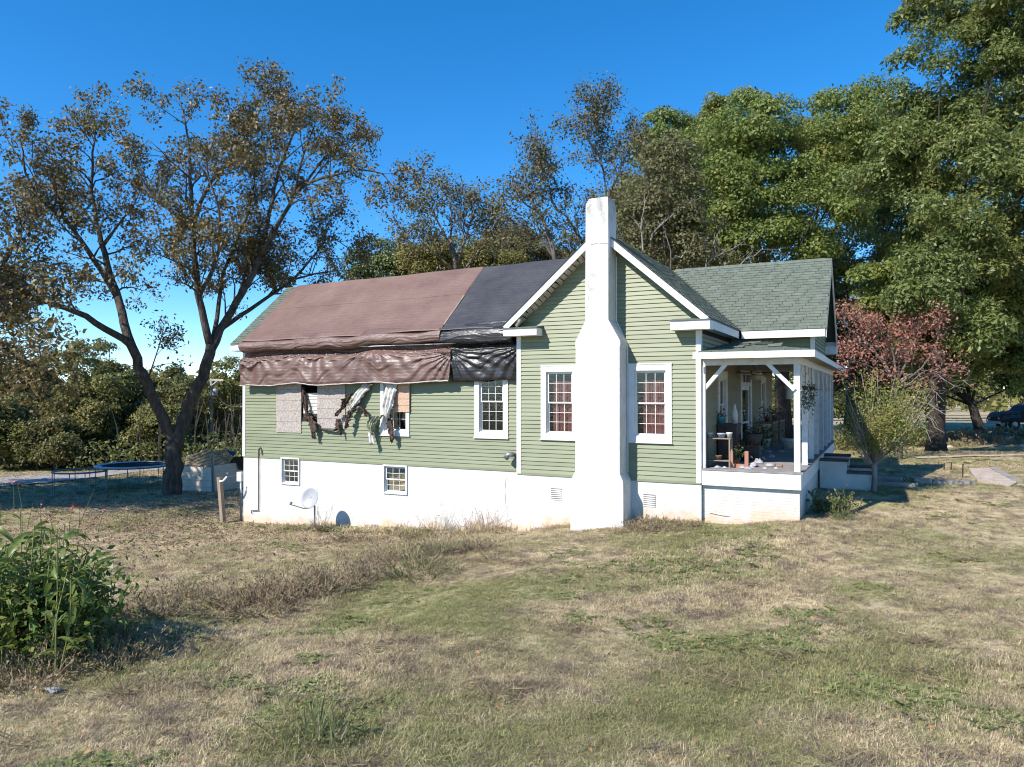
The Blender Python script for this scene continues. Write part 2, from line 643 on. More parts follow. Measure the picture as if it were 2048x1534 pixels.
def soil_colour(nt, blades=False):
    """dry turf: straw, brown thatch and green patches drifting with the position"""
    vec = pos_node(nt)
    n1 = noise_node(nt, .38, 4, .6, vec)
    n2 = noise_node(nt, 2.2, 5, .65, vec)
    n3 = noise_node(nt, 11, 4, .7, vec)
    straw, thatch, green, clay = (.46, .375, .235), (.245, .19, .135), (.215, .222, .085), (.42, .27, .165)
    dry = ramp(nt, n2, [(.36, thatch), (.52, straw), (.68, (.56, .46, .29))])
    # green share: broad noise plus the greener spots
    acc = n1
    for (p, r, a) in GREEN_SPOTS + [(q, r, -a) for q, r, a in BROWN_SPOTS]:
        d = nt.nodes.new('ShaderNodeVectorMath')
        d.operation = 'DISTANCE'
        nt.links.new(vec, d.inputs[0])
        d.inputs[1].default_value = tuple(p)
        mr = nt.nodes.new('ShaderNodeMapRange')
        mr.interpolation_type = 'SMOOTHSTEP'
        mr.inputs['From Min'].default_value = 0
        mr.inputs['From Max'].default_value = r
        mr.inputs['To Min'].default_value = .2 * a
        mr.inputs['To Max'].default_value = 0
        nt.links.new(d.outputs['Value'], mr.inputs[0])
        s = nt.nodes.new('ShaderNodeMath')
        nt.links.new(acc, s.inputs[0])
        nt.links.new(mr.outputs[0], s.inputs[1])
        acc = s.outputs[0]
    ct = nt.nodes.new('ShaderNodeMath')                      # more marked patches
    ct.operation = 'MULTIPLY_ADD'
    ct.inputs[1].default_value = 1.9
    ct.inputs[2].default_value = -.45
    nt.links.new(acc, ct.inputs[0])
    acc = ct.outputs[0]
    s = nt.nodes.new('ShaderNodeMath')
    s.operation = 'MULTIPLY_ADD'
    s.inputs[1].default_value = .55
    nt.links.new(n2, s.inputs[0])
    nt.links.new(acc, s.inputs[2])
    if blades:
        g = nt.nodes.new('ShaderNodeObjectInfo')
        s2 = nt.nodes.new('ShaderNodeMath')
        s2.operation = 'MULTIPLY_ADD'
        s2.inputs[1].default_value = .42
        gi_ = nt.nodes.new('ShaderNodeNewGeometry')
        av = nt.nodes.new('ShaderNodeMath')
        av.operation = 'MULTIPLY_ADD'
        av.inputs[1].default_value = .8
        nt.links.new(gi_.outputs['Random Per Island'], av.inputs[0])
        nt.links.new(g.outputs['Random'], av.inputs[2])
        nt.links.new(av.outputs[0], s2.inputs[0])
        nt.links.new(s.outputs[0], s2.inputs[2])
        hv = nt.nodes.new('ShaderNodeMath')
        hv.operation = 'MULTIPLY'
        hv.inputs[1].default_value = .5
        nt.links.new(s2.outputs[0], hv.inputs[0])
        gf = ramp(nt, hv.outputs[0], [(.595, (0, 0, 0)), (.69, (.9,) * 3)])
    else:
        gf = ramp(nt, s.outputs[0], [(.74, (0, 0, 0)), (1.0, (.5,) * 3)])
    col = mixc(nt, gf, dry, green)
    if not blades:
        bare = ramp(nt, n3, [(.62, (0, 0, 0)), (.74, (.7,) * 3)])
        col = mixc(nt, bare, col, (.17, .125, .09))
    cl = ramp(nt, noise_node(nt, .9, 3, .55, vec), [(.70, (0, 0, 0)), (.78, (.6,) * 3)])
    return mixc(nt, cl, col, clay), n2, n3


def mk_ground():
    m = bpy.data.materials.new('dry_turf')
    nt, N, L = nodes_of(m)
    p = N['Principled BSDF']
    col, n2, n3 = soil_colour(nt)
    L.new(col, p.inputs['Base Color'])
    p.inputs['Roughness'].default_value = .95
    p.inputs['Specular IOR Level'].default_value = .15
    L.new(bump_of(nt, n3, .8, .05), p.inputs['Normal'])
    return m


M['ground'] = mk_ground()
xs = np.concatenate([-np.geomspace(46, 900, 26)[::-1], np.arange(-45, 24, .32), np.geomspace(25, 900, 28)])
ys = np.concatenate([-np.geomspace(6, 300, 12)[::-1], np.arange(-5, 46, .32), np.geomspace(47, 1400, 34)])
GX, GY = np.meshgrid(xs, ys)
GZ = ground(GX, GY)
nx, ny = len(xs), len(ys)
i0 = (np.arange(ny - 1)[:, None] * nx + np.arange(nx - 1)[None, :]).ravel()
gl = np.stack([i0, i0 + 1, i0 + nx + 1, i0 + nx], 1).ravel()
gme = fast_mesh('ground', np.stack([GX, GY, GZ], -1).reshape(-1, 3), gl, np.full(len(i0), 4), M['ground'], True)
link('ground', gme, None, (0, 0, 0), kind='structure')

# the lane past the wood on the left
M['road'] = mk('pale_lane', (.36, .33, .32), (.28, .26, .25), 2, .9, .3, 40, .01)


def strip(name, pts, w, mat, lift=.05, n=40, **props):
    pts = np.array(pts, float)
    t = np.linspace(0, len(pts) - 1, n)
    c = np.stack([np.interp(t, np.arange(len(pts)), pts[:, k]) for k in (0, 1)], 1)
    d = unit(np.gradient(c, axis=0))
    s = np.stack([-d[:, 1], d[:, 0]], 1)
    G = []
    for k in np.linspace(-.5, .5, 7):
        q = c + s * w * k
        G.append(np.stack([q[:, 0], q[:, 1], ground(q[:, 0], q[:, 1]) + lift], 1))
    mb = MB().grid(np.array(G))
    return mb.build(name, mat, None, True, recalc=False, **props)


r0, r1, r2 = at_g(-120, 975), at_g(120, 955), at_g(330, 936)
strip('road', [r0 + (r0 - r1) * 3, r0, r1, r2, r2 + (r2 - r1) * 4], 4.2, M['road'], .06, kind='structure')
# the pale dirt drive and red clay road off to the right
M['clay'] = mk('red_clay', (.34, .16, .10), (.26, .115, .07), 3, .95, .3, 30, .02)
M['pale_dirt'] = mk('pale_dirt', (.52, .44, .38), (.36, .28, .22), 2.4, .95, .3, 30, .02)
q0, q1, q2 = at_g(1830, 918), at_g(1950, 914), at_g(2060, 912)
strip('dirt_drive', [q0, q1, q2, q2 + (q2 - q1) * 3], .7, M['pale_dirt'], .05, kind='structure')
c0, c1 = at_d(1870, 812, 100), at_d(2010, 815, 96)
strip('clay_road', [c0 - (c1 - c0) * 3, c0, c1, c1 + (c1 - c0) * 3], 4.0, M['clay'], .35, kind='structure')

# ------------------------------------------------------------------ the house
ZB = -2.25                 # lower edge of the siding
X0, X1, YG, YB = -9.22, -4.10, 18.65, 32.0     # main body: rear wall, front wall, near gable, far gable
XC, RZ, PIT = -6.64, 4.33, .867                # its ridge
YW, XL, YWB = 19.25, -20.51, 24.05             # wing: near wall, left end, far wall
house = thing('farmhouse', 'old green sided farmhouse with white chimney and tarps over its fire damaged wing', 'house', (-9, 22, -4.0))


class Wall:
    """plane of a wall: a runs along it, z up, n out of it"""
    def __init__(self, axis, pos):
        self.axis, self.pos = axis, pos

    def p(self, a, z, n):
        return (a, self.pos - n, z) if self.axis == 'x' else (self.pos + n, a, z)

    def box(self, mb, a0, a1, z0, z1, n0, n1):
        q = [self.p(a, z, n) for z in (z0, z1) for a, n in ((a0, n0), (a1, n0), (a1, n1), (a0, n1))]
        return mb.hexa(q)


WG, WW, WP = Wall('x', YG), Wall('x', YW), Wall('y', X1)


def cut(a0, a1, holes):
    spans = [(a0, a1)]
    for h0, h1 in holes:
        nxt = []
        for s0, s1 in spans:
            if h1 <= s0 or h0 >= s1:
                nxt.append((s0, s1))
            else:
                if h0 - s0 > .02:
                    nxt.append((s0, h0))
                if s1 - h1 > .02:
                    nxt.append((h1, s1))
        spans = nxt
    return spans


def backing(name, W, a0, a1, z0, z1, holes, mat, n0=-.12, n1=-.004, top=None, **kw):
    mb = MB()
    za = sorted({z0, z1} | {z for h in holes for z in h[2:] if z0 < z < z1})
    for zl, zh in zip(za[:-1], za[1:]):
        hs = [(h[0], h[1]) for h in holes if h[2] < zh - 1e-4 and h[3] > zl + 1e-4]
        for s0, s1 in cut(a0, a1, hs):
            W.box(mb, s0, s1, zl, zh, n0, n1)
    if top:
        ac, zt = top
        q = [W.p(a0, z1, n1), W.p(a1, z1, n1), W.p(ac, zt, n1)]
        r = np.array(W.p(0, 0, n0)) - np.array(W.p(0, 0, n1))
        mb.prism(q, r)
    return mb.build(name, mat, house, **kw)


def siding(part, W, z0, z1, ext, holes, mat, pitch=.1143, grow=.05):
    rng = random.Random(int(abs(z0 * 97 + W.pos * 13)))
    k = 0
    z = z0
    while z < z1 - .01:
        zt = min(z + pitch, z1)
        (b0, b1), (t0, t1) = ext(z), ext(zt)
        if b1 - b0 > .05:
            hs = [(h[0] - grow, h[1] + grow) for h in holes if h[2] - grow < zt and h[3] + grow > z]
            for s0, s1 in cut(b0, b1, hs):
                u0, u1 = (max(s0, t0), min(s1, t1))
                if u1 - u0 < .02:
                    u0 = u1 = (s0 + s1) / 2
                j = rng.uniform(-.0015, .0015)
                mb = MB().hexa([W.p(s0, z - .004, .002), W.p(s1, z - .004, .002), W.p(s1, z - .004, .030 + j), W.p(s0, z - .004, .030 + j),
                                W.p(u0, zt - .002, -.003), W.p(u1, zt - .002, -.003), W.p(u1, zt - .002, .003), W.p(u0, zt - .002, .003)])
                mb.build('siding_board', mat, part)
        z += pitch
        k += 1


def window(W, a0, a1, z0, z1, cols, rows_up, rows_lo, casing=.12, curtain=False, label=None, sill=True, split=.5, deep=.0, cas_mat=None):
    """casing outline a0..a1, z0..z1; returns the opening"""
    cm = cas_mat or M['white']
    c = casing
    o0, o1, p0, p1 = a0 + c, a1 - c, z0 + c, z1 - c
    mb = MB()
    W.box(mb, a0, o0, z0, z1, .0, .05)
    W.box(mb, o1, a1, z0, z1, .0, .05)
    W.box(mb, o0, o1, p1, z1, .0, .048)
    W.box(mb, o0, o1, z0, p0, .0, .048)
    if sill:
        W.box(mb, a0 - .02, a1 + .02, z0 - .03, z0 - .002, .0, .075)
        W.box(mb, a0 - .012, a1 + .012, z1 + .002, z1 + .03, .0, .062)
    for q in ((o0, o0 + .02, p0, p1), (o1 - .02, o1, p0, p1), (o0 + .02, o1 - .02, p1 - .02, p1), (o0 + .02, o1 - .02, p0, p0 + .02)):
        W.box(mb, *q, -.10, -.002)
    win = mb.build('window', cm, house)
    if label:
        win['label'] = label
    o0, o1, p0, p1 = o0 + .02, o1 - .02, p0 + .02, p1 - .02
    zm = p0 + (p1 - p0) * split
    for up, (zl, zh, rows, n) in enumerate(((p0, zm + .02, rows_lo, -.075), (zm - .02, p1, rows_up, -.045))):
        if rows == 0:
            continue
        fw = .038
        sb = MB()
        W.box(sb, o0, o0 + fw, zl, zh, n - .014, n + .014)
        W.box(sb, o1 - fw, o1, zl, zh, n - .014, n + .014)
        W.box(sb, o0 + fw, o1 - fw, zh - fw, zh, n - .014, n + .014)
        W.box(sb, o0 + fw, o1 - fw, zl, zl + fw, n - .014, n + .014)
        sb.build('sash', M['white'], win)
        g0, g1, h0, h1 = o0 + fw, o1 - fw, zl + fw, zh - fw
        mm = MB()
        for i in range(1, cols):
            a = g0 + (g1 - g0) * i / cols
            W.box(mm, a - .0065, a + .0065, h0, h1, n - .006, n + .009)
        for j in range(1, rows):
            z = h0 + (h1 - h0) * j / rows
            for i in range(cols):
                W.box(mm, g0 + (g1 - g0) * i / cols + (.009 if i else 0), g0 + (g1 - g0) * (i + 1) / cols - (.009 if i < cols - 1 else 0), z - .0065, z + .0065, n - .005, n + .008)
        if mm.v:
            mm.build('muntin', M['white'], win)
        pane = None
        pw, ph = (g1 - g0) / cols, (h1 - h0) / rows
        for i in range(cols):
            for j in range(rows):
                aa, zz = g0 + pw * i, h0 + ph * j
                if pane is None:
                    pane = W.box(MB(), aa, aa + pw, zz, zz + ph, n - .003, n + .001).build('pane', M['glass'], win)
                    base = (aa, zz)
                else:
                    d = np.array(W.p(aa, zz, 0)) - np.array(W.p(base[0], base[1], 0))
                    clone(pane, ORG[pane.name] + d)
    if curtain:
        m, n_ = 60, 10
        G = np.zeros((n_, m, 3))
        c0 = o0 + (o1 - o0) * curtain[0]
        for j in range(n_):
            for i in range(m):
                a = c0 + (o1 - c0) * i / (m - 1)
                z = p0 + (p0 + (p1 - p0) * curtain[1] - p0) * j / (n_ - 1)
                wv = .022 * math.sin(i * .9 + .3 * j) + .014 * math.sin(i * 2.1 + j * .15)
                G[j, i] = W.p(a, z + .012 * math.sin(i * .9), -.17 + wv)
        MB().grid(G).build('curtain', M['curtain'], win, True, recalc=False)
    return (a0 + c, a1 - c, z0 + c, z1 - c)


def rect(Y, u0, v0, u1, v1):
    """pixel rectangle measured in the photograph -> a0, a1, z0, z1 on the wall plane Y"""
    p, q = at_Y(u0, v1, Y), at_Y(u1, v0, Y)
    zb = (at_Y(u0, v1, Y)[2] + at_Y(u1, v1, Y)[2]) / 2
    zt = (at_Y(u0, v0, Y)[2] + at_Y(u1, v0, Y)[2]) / 2
    return p[0], q[0], zb, zt


# windows of the near gable and of the wing
hg = []
r = rect(YG, 1258, 729, 1344, 884)
WINZ = (r[2], r[3])
hg.append(window(WG, *r, 3, 3, 3, .155, (.22, .86), 'window with a red curtain right of the chimney'))
r = rect(YG, 1083, 735, 1083 + 76, 878)
hg.append(window(WG, r[0], r[0] + 1.10, *WINZ, 3, 3, 3, .155, (.16, .86), 'window with a red curtain half behind the chimney'))
hw = []
r = rect(YW, 950, 772, 1017, 875)
hw.append(window(WW, r[0], r[1], r[2], r[3] + .42, 3, 3, 3, .16, None, 'window of the wing below the black tarp', split=.56))
r3 = rect(YW, 762, 766, 820, 870)
hw.append(window(WW, r3[0], r3[1], r3[2], r3[3] + .3, 3, 2, 2, .13, None, 'half boarded window behind the torn white sheet', split=.42))

# the dark opening with exposed slats between two boards
ro = rect(YW, 603, 768, 640, 850)
hw.append((ro[0] + .02, ro[1] + .2, ro[2] + .25, ro[3] + .3))

wall_w = backing('wall', WW, XL + .12, X0 - .02, ZB, 1.62, hw, M['dark'], label='burnt near wall of the rear wing under the tarps')
siding(wall_w, WW, ZB, 1.62, lambda z: (XL, X0 - .02), hw, M['siding'])


def gable_ext(z):
    half = min((X1 - X0) / 2, (RZ - .12 - z) / PIT)
    return XC - half if half < (X1 - X0) / 2 else X0, XC + half if half < (X1 - X0) / 2 else X1


wall_g = backing('wall', WG, X0, X1 - .02, ZB, 1.95, hg, M['dark'], top=(XC, RZ - .14), label='near gable end wall on both sides of the white chimney')
siding(wall_g, WG, ZB, RZ - .2, gable_ext, hg, M['siding'])

# porch wall: two tall windows and the front door
hp = []
hp.append(window(WP, 20.75, 22.05, -1.28, .58, 2, 1, 1, .2, None, 'tall porch window nearest the camera', cas_mat=M['white_old']))
hp.append(window(WP, 28.75, 30.05, -1.28, .58, 2, 1, 1, .2, None, 'tall porch window at the far end', cas_mat=M['white_old']))
dz0, dz1, da0, da1 = -1.9, .72, 24.35, 26.55
mb = MB()
for a, b, z0, z1 in ((da0, da0 + .22, dz0, dz1), (da1 - .22, da1, dz0, dz1), (da0 + .22, da1 - .22, dz1 - .12, dz1), (da0 + .22, da1 - .22, .22, .34)):
    WP.box(mb, a, b, z0, z1, 0, .05)
door = mb.build('door', M['white_old'], house, label='front door with transom and glass storm door')
mb = MB()
e0, e1 = da0 + .22, da1 - .22
for a, b, z0, z1 in ((e0, e0 + .16, dz0 + .02, .22), (e1 - .16, e1, dz0 + .02, .22), (e0 + .16, e1 - .16, .08, .22), (e0 + .16, e1 - .16, dz0 + .02, dz0 + .3), (e0 + .16, e1 - .16, -1.03, -.97)):
    WP.box(mb, a, b, z0, z1, -.06, -.01)
mb.build('door_leaf', M['white'], door)
WP.box(MB(), e0 + .16, e1 - .16, dz0 + .3, .08, -.045, -.035).build('pane', M['glass'], door)
WP.box(MB(), e0 + .16, e0 + .2, -1.0, -.9, -.01, .05).build('handle', M['metal_grey'], door)
for i in range(3):
    w_ = (e1 - e0) / 3
    WP.box(MB(), e0 + w_ * i + .05, e0 + w_ * (i + 1) - .05, .36, .58, -.05, -.04).build('pane', M['glass'], door)
mb = MB()
for i in range(4):
    w_ = (e1 - e0) / 3
    WP.box(mb, e0 + w_ * i - .05 + (.05 if i == 0 else 0), e0 + w_ * i + .05 - (.05 if i == 3 else 0), .34, .6, -.06, -.02)
mb.build('muntin', M['white_old'], door)
hp.append((e0, e1, dz0, .6))
wall_p = backing('wall', WP, YG + .02, YB, ZB, 1.62, hp, M['dark'], n0=-.1, label='porch side wall with the front door')
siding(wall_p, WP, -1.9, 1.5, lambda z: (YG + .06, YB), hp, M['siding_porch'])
# walls that face away
mb = MB()
mb.box(XL, XL + .1, YW + .001, YWB, ZB, 1.55)
mb.box(XL, X0, YWB, YWB + .1, ZB, 1.62)
mb.box(X0, X0 + .1, YWB + .1, YB, ZB, 1.62)
mb.box(X0 + .1, X1 - .1, YB - .1, YB, ZB, 1.62)
mb.prism([(XL + .02, YW + .01, 1.55), (XL + .02, YWB - .01, 1.55), (XL + .02, (YW + YWB) / 2, 3.85)], (.1, 0, 0))
mb.prism([(X0 + .1, YB - .1, 1.62), (X1 - .1, YB - .1, 1.62), (XC, YB - .1, RZ - .25)], (0, .1, 0))
mb.build('wall', M['siding'], house, label='walls at the back of the house')

# white corner boards
mb = MB()
for x, y in ((XL - .03, YW - .035), (X0 - .025, YG - .035), (X1 - .10, YG - .035)):
    mb.box(x, x + .13, y, y + .034, ZB - .03, 1.72)
for x0_, x1_, y0_ in ((XL - .03, XL - .002, YW), (X0 - .025, X0 - .002, YG), (X1 + .002, X1 + .03, YG - .001)):
    mb.box(x0_, x1_, y0_, y0_ + .12, ZB - .03, 1.72)
mb.build('corner_board', M['white'], house, kind='stuff')
mb = MB()
mb.box(XL - .02, X0 - .03, YW - .032, YW + .02, ZB - .06, ZB - .006)
mb.box(X0 - .01, -7.25, YG - .032, YG + .02, ZB - .06, ZB - .006)
mb.box(-6.0, X1, YG - .032, YG + .02, ZB - .06, ZB - .006)
mb.build('starter_strip', M['siding'], house, kind='stuff')


# foundation: a gridded face so the clay splash follows the soil
def masonry(name, x0, x1, y, z1, holes, mat, depth=.25, axis='x', zlow=-5.2, **kw):
    n = max(2, int((x1 - x0) / .22))
    A = sorted(set(np.linspace(x0, x1, n).tolist() + [h[k] for h in holes for k in (0, 1)]))
    Z = sorted(set(np.linspace(zlow, z1, int((z1 - zlow) / .22)).tolist() + [h[k] for h in holes for k in (2, 3)]))
    P = (lambda a, z: (a, y, z)) if axis == 'x' else (lambda a, z: (y, a, z))
    mb = MB()
    V = [P(a, z) for z in Z for a in A]
    fs = []
    for j in range(len(Z) - 1):
        for i in range(len(A) - 1):
            ca, cz = (A[i] + A[i + 1]) / 2, (Z[j] + Z[j + 1]) / 2
            if any(h[0] < ca < h[1] and h[2] < cz < h[3] for h in holes):
                continue
            k = j * len(A) + i
            fs.append((k, k + 1, k + len(A) + 1, k + len(A)))
    mb.add(V, fs)
    o = mb.build(name, mat, house, recalc=False, **kw)
    at = o.data.attributes.new('hg', 'FLOAT', 'POINT')
    W3 = np.array(V)
    at.data.foreach_set('value', (W3[:, 2] - ground(W3[:, 0], W3[:, 1] - (.1 if axis == 'x' else 0))).astype(np.float32))
    md = o.modifiers.new('thickness', 'SOLIDIFY')
    md.thickness = depth
    md.offset = -1
    return o


YF = YW - .004
WF = Wall('x', YF)
fh = []
for (u0, v0, u1, v1, lab) in ((563, 915, 600, 969, 'small basement window nearest the left corner'), (767, 930, 815, 988, 'small basement window below the half boarded one')):
    r = rect(YF, u0, v0, u1, v1)
    fh.append(window(WF, *r, 3, 2, 2, .045, None, lab, sill=False, split=.5))
masonry('foundation', XL, X0 + .3, YF, ZB - .062, fh, M['stucco'])
masonry('foundation', X0, X1 + .02, YG - .004, ZB - .062, [], M['stucco'], label='white foundation under the near gable')
masonry('foundation', X1 + .03, -1.78, YG + .12, -2.33, [], M['brickwhite'], label='white painted brick foundation under the porch')
masonry('foundation', YG + .15, YB, -1.782, -2.33, [], M['brickwhite'], axis='y', zlow=-3.6)
mb = MB()
mb.box(XL, XL + .2, YW + .3, YWB, -5.2, ZB - .065)
mb.box(X0, X0 + .2, YWB, YB, -5, ZB - .065)
mb.build('foundation', M['white_old'], house, label='foundation at the back')

# foundation vents with five slots
for u0, v0, u1, v1, yy in ((1102, 977, 1124, 1000, YG - .004), (1287, 989, 1311, 1013, YG - .004)):
    a0, a1, z0, z1 = rect(yy, u0, v0, u1, v1)
    W_ = Wall('x', yy)
    vent = W_.box(MB(), a0, a1, z0, z1, .001, .004).build('foundation_vent', M['pipe_dark'], house)
    n = 6
    for i in range(n):
        zz = z0 + (z1 - z0) * i / n
        W_.box(MB(), a0, a1, zz, zz + (z1 - z0) / n * .58, .004, .02).build('slat', M['white'], vent)

# chimney: plinth, stack, shoulders, shaft with chamfered head
mb = MB()


def ring(x0, x1, y0, z):
    return [(x0, y0, z), (x1, y0, z), (x1, YG + .01, z), (x0, YG + .01, z)]


def stack(levels):
    vs, fs = [], []
    for L_ in levels:
        vs += ring(*L_)
    for i in range(len(levels) - 1):
        for j in range(4):
            fs.append((4 * i + j, 4 * i + (j + 1) % 4, 4 * i + 4 + (j + 1) % 4, 4 * i + 4 + j))
    k = 4 * (len(levels) - 1)
    fs += [(3, 2, 1, 0), (k, k + 1, k + 2, k + 3)]
    mb.add(vs, fs)


stack([(-7.34, -5.89, 17.95, -4.3), (-7.335, -5.895, 17.955, -2.36), (-7.31, -5.91, 17.97, -2.26), (-7.23, -6.01, 18.02, -2.08), (-7.215, -6.01, 18.03, 1.16),
       (-7.235, -5.99, 18.03, 1.25), (-7.23, -5.995, 18.03, 1.33), (-6.945, -6.31, 18.03, 1.88), (-6.93, -6.31, 18.03, 4.86), (-6.925, -6.315, 18.035, 4.93), (-6.87, -6.345, 18.10, 5.09), (-6.85, -6.40, 18.14, 5.105)])
ch = mb.build('chimney', M['chimney'], house, label='tall white plastered chimney with sloping shoulders and sooty head')
at = ch.data.attributes.new('hg', 'FLOAT', 'POINT')
mb = MB()
for x_, z_, s_ in ((-6.74, 3.05, .10), (-6.69, 2.93, .05), (-6.77, 2.68, .08)):
    mb.add([(x_ + s_ * rx * math.cos(a), 18.026, z_ + s_ * rz_ * math.sin(a)) for a, rx, rz_ in
            [(k * math.pi / 4, random.Random(k + int(x_ * 100)).uniform(.7, 1.3), random.Random(k * 3).uniform(.5, .9)) for k in range(8)]], [tuple(range(8))])
mb.build('plaster_chip', mk('bare_render', (.55, .54, .51), (.40, .38, .35), 9, .9), ch, recalc=False, kind='stuff')
mb = MB()
mb.tube([(-6.80, 18.03, 3.86), (-6.66, 18.028, 3.88), (-6.55, 18.03, 3.86), (-6.44, 18.03, 3.87), (-6.315, 18.03, 3.85)], .006, 4)
mb.tube([(-6.88, 18.03, 2.2), (-6.84, 18.03, 2.6), (-6.87, 18.03, 3.0)], .004, 4)
mb.tube([(-7.1, 18.03, -.9), (-6.9, 18.03, -.86), (-6.7, 18.03, -.9)], .004, 4)
mb.tube([(-3.9, YG + .118, -3.03), (-3.6, YG + .118, -3.08), (-3.4, YG + .118, -3.09)], .008, 4)
mb.tube([(-9.9, YW - .006, -2.5), (-9.94, YW - .006, -2.9), (-9.9, YW - .006, -3.4)], .006, 4)
mb.build('crack', M['pipe_dark'], house, recalc=False, kind='stuff')
mb = MB()
for x_, x2, y0_ in ((-6.308, -6.30, 18.62), ):
    mb.tube([(-5.985, 18.62, -2.1), (-5.985, 18.62, 1.25), (-6.29, 18.62, 1.9), (-6.29, 18.62, 3.6)], .018, 5)
mb.build('flashing', M['white'], ch)

# ---- roofs
EV = 2.85                                                  # eave run of the main roof
YE = YG - .40


def slab(mb, pts, t=.05):
    mb.prism(pts, (0, 0, -t))
    return mb


def mz(x):
    return RZ - PIT * abs(x - XC)


mb = MB()
ez = mz(XC + EV)
slab(mb, [(XC + EV, YE, ez), (XC + EV, YB + .4, ez), (XC, YB + .4, RZ), (XC, YE, RZ)])
slab(mb, [(XC - EV, YE, ez), (XC, YE, RZ), (XC, YB + .4, RZ), (XC - EV, YB + .4, ez)])
roof_main = mb.build('roof', M['shingle'], house, label='green shingled roof of the main body')


def shingle_rows(mb_or_parent, O, E, Sd, length, rows, exposure, tab, span, mat, joined=True, seed=1, cap=None):
    """courses of tabs up a slope: O eave corner, E along, Sd up the slope"""
    rng = random.Random(seed)
    O, E, Sd = map(np.asarray, (O, E, Sd))
    Nn = np.cross(E, Sd)
    Nn = Nn / np.linalg.norm(Nn)
    if Nn[2] < 0:
        Nn = -Nn
    out, cnt = MB(), 0
    for k in range(rows):
        s = k * exposure
        a0, a1 = span(s + exposure * .5)
        a = a0 - (tab / 2 if k % 2 else 0)
        while a < a1:
            b0, b1 = max(a, a0), min(a + tab - .016, a1)
            if b1 - b0 > .03:
                th = .013 + rng.uniform(-.003, .006)
                base = O + E * b0 + Sd * s
                w, l = E * (b1 - b0), Sd * (exposure + .012)
                mb = out if (joined or (cap and cnt >= cap)) else MB()
                mb.hexa([base + Nn * .001, base + w + Nn * .001, base + w + l + Nn * .001, base + l + Nn * .001,
                         base + Nn * (th + .006), base + w + Nn * (th + .006), base + w + l + Nn * th * .45, base + l + Nn * th * .45])
                if mb is not out:
                    mb.build('shingle', mat, mb_or_parent)
                cnt += 1
            a += tab
    if out.v:
        o = out.build('shingle', mat, mb_or_parent, kind='stuff')
    return cnt


SL = math.hypot(1, PIT)
# right slope of the main roof (seen very obliquely)
shingle_rows(roof_main, (XC + EV, YE, ez), (0, 1, 0), (-1 / SL, 0, PIT / SL), 0, 26, EV * SL / 26, .36, lambda s: (0, 4.2 + max(0, s / SL * .99)), M['shingle'], True, 3)
# rake boards, soffits and cornice returns of the near gable
mb = MB()
for sgn in (-1, 1):
    xe = XC + sgn * (EV + .0)
    xa = XC + sgn * .32                                     # where the chimney shaft stands
    lo = .20
    mb.prism([(xe, YE - .03, mz(xe) - .012), (xa, YE - .03, mz(xa) - .012), (xa, YE - .03, mz(xa) - lo - .03), (xe - sgn * .13, YE - .03, mz(xe) - .11)], (0, .03, 0))
mb.build('rake_board', M['white'], house, kind='stuff')
mb = MB()
for sgn in (-1, 1):
    xe = XC + sgn * (EV + .0)
    xa = XC + sgn * .30
    mb.prism([(xe, YE - .05, mz(xe) + .012), (xa, YE - .05, mz(xa) + .012), (xa, YE - .05, mz(xa) - .011), (xe, YE - .05, mz(xe) - .011)], (0, .08, 0))
mb.build('drip_edge', M['shingle_edge'], house, kind='stuff')
mb = MB()
xe, xa = XC + EV - .15, XC + .33
mb.prism([(xe, YE + .001, mz(xe) - .20), (xa, YE + .001, mz(xa) - .20), (xa, YE + .001, mz(xa) - .22), (xe, YE + .001, mz(xe) - .22)], (0, .39, 0))
mb.build('soffit', M['white_old'], house)
# left rake: loosened soffit panels, one by one
rs = random.Random(4)
xe, xa = XC - EV + .28, XC - .42
n = 17
dirv = np.array([xa - xe, 0, mz(xa) - mz(xe)])
Ld = np.linalg.norm(dirv)
dirv = dirv / Ld
nrm = np.array([-dirv[2], 0, dirv[0]])
for i in range(n):
    c = np.array([xe, YE + .2, mz(xe) - .19]) + dirv * Ld * (i + .5) / n + nrm * rs.uniform(-.035, .01)
    tl = np.array([0, math.cos(rs.uniform(-.12, .2)), -math.sin(rs.uniform(0.05, .35))])
    w = dirv * Ld / n * rs.uniform(.36, .45)
    MB().obox(c + tl * rs.uniform(-.02, .03), w, tl * .17, nrm * .012).build('soffit_panel', M['soffit'], house)
# a loose rolled piece of soffit on the left return
mb = MB().tube([(-9.12, YE + .1, 1.86), (-9.0, YE + .08, 2.02), (-9.06, YE + .12, 2.14)], [.07, .09, .06], 8)
mb.build('loose_soffit', M['soffit'], house, True)
for lab, xa_, xb_, zz, zt in (('left cornice return of the near gable', -9.46, -8.44, 1.575, 1.775), ('right cornice return of the near gable', -4.74, -3.765, 1.565, 1.79)):
    ret = MB().box(xa_, xb_, YE - .035, YG - .04, zz, zt).build('cornice_return', M['white'], house, label=lab)
    MB().hexa([(xa_ - .02, YE - .07, zt + .001), (xb_ + .02, YE - .07, zt + .001), (xb_ + .02, YG - .03, zt + .001), (xa_ - .02, YG - .03, zt + .001),
               (xa_ - .02, YE - .07, zt + .022), (xb_ + .02, YE - .07, zt + .022), (xb_ + .02, YG - .03, zt + .09), (xa_ - .02, YG - .03, zt + .09)]).build('cap', M['shingle'], ret)
# front eave of the main body above the porch, up to the front gable
mb = MB()
xe = XC + EV
mb.box(xe - .03, xe, YE + .005, 22.46, ez - .26, ez - .052)
mb.box(X1 + .03, xe - .031, YG + .02, 22.46, ez - .255, ez - .235)
mb.box(xe - .03, xe, 28.2, YB + .4, ez - .26, ez - .052)
mb.build('fascia', M['white'], house, kind='stuff')

# front gable over the porch
FY, FZ, FE = 25.3, 4.25, 2.80
FX = -1.42


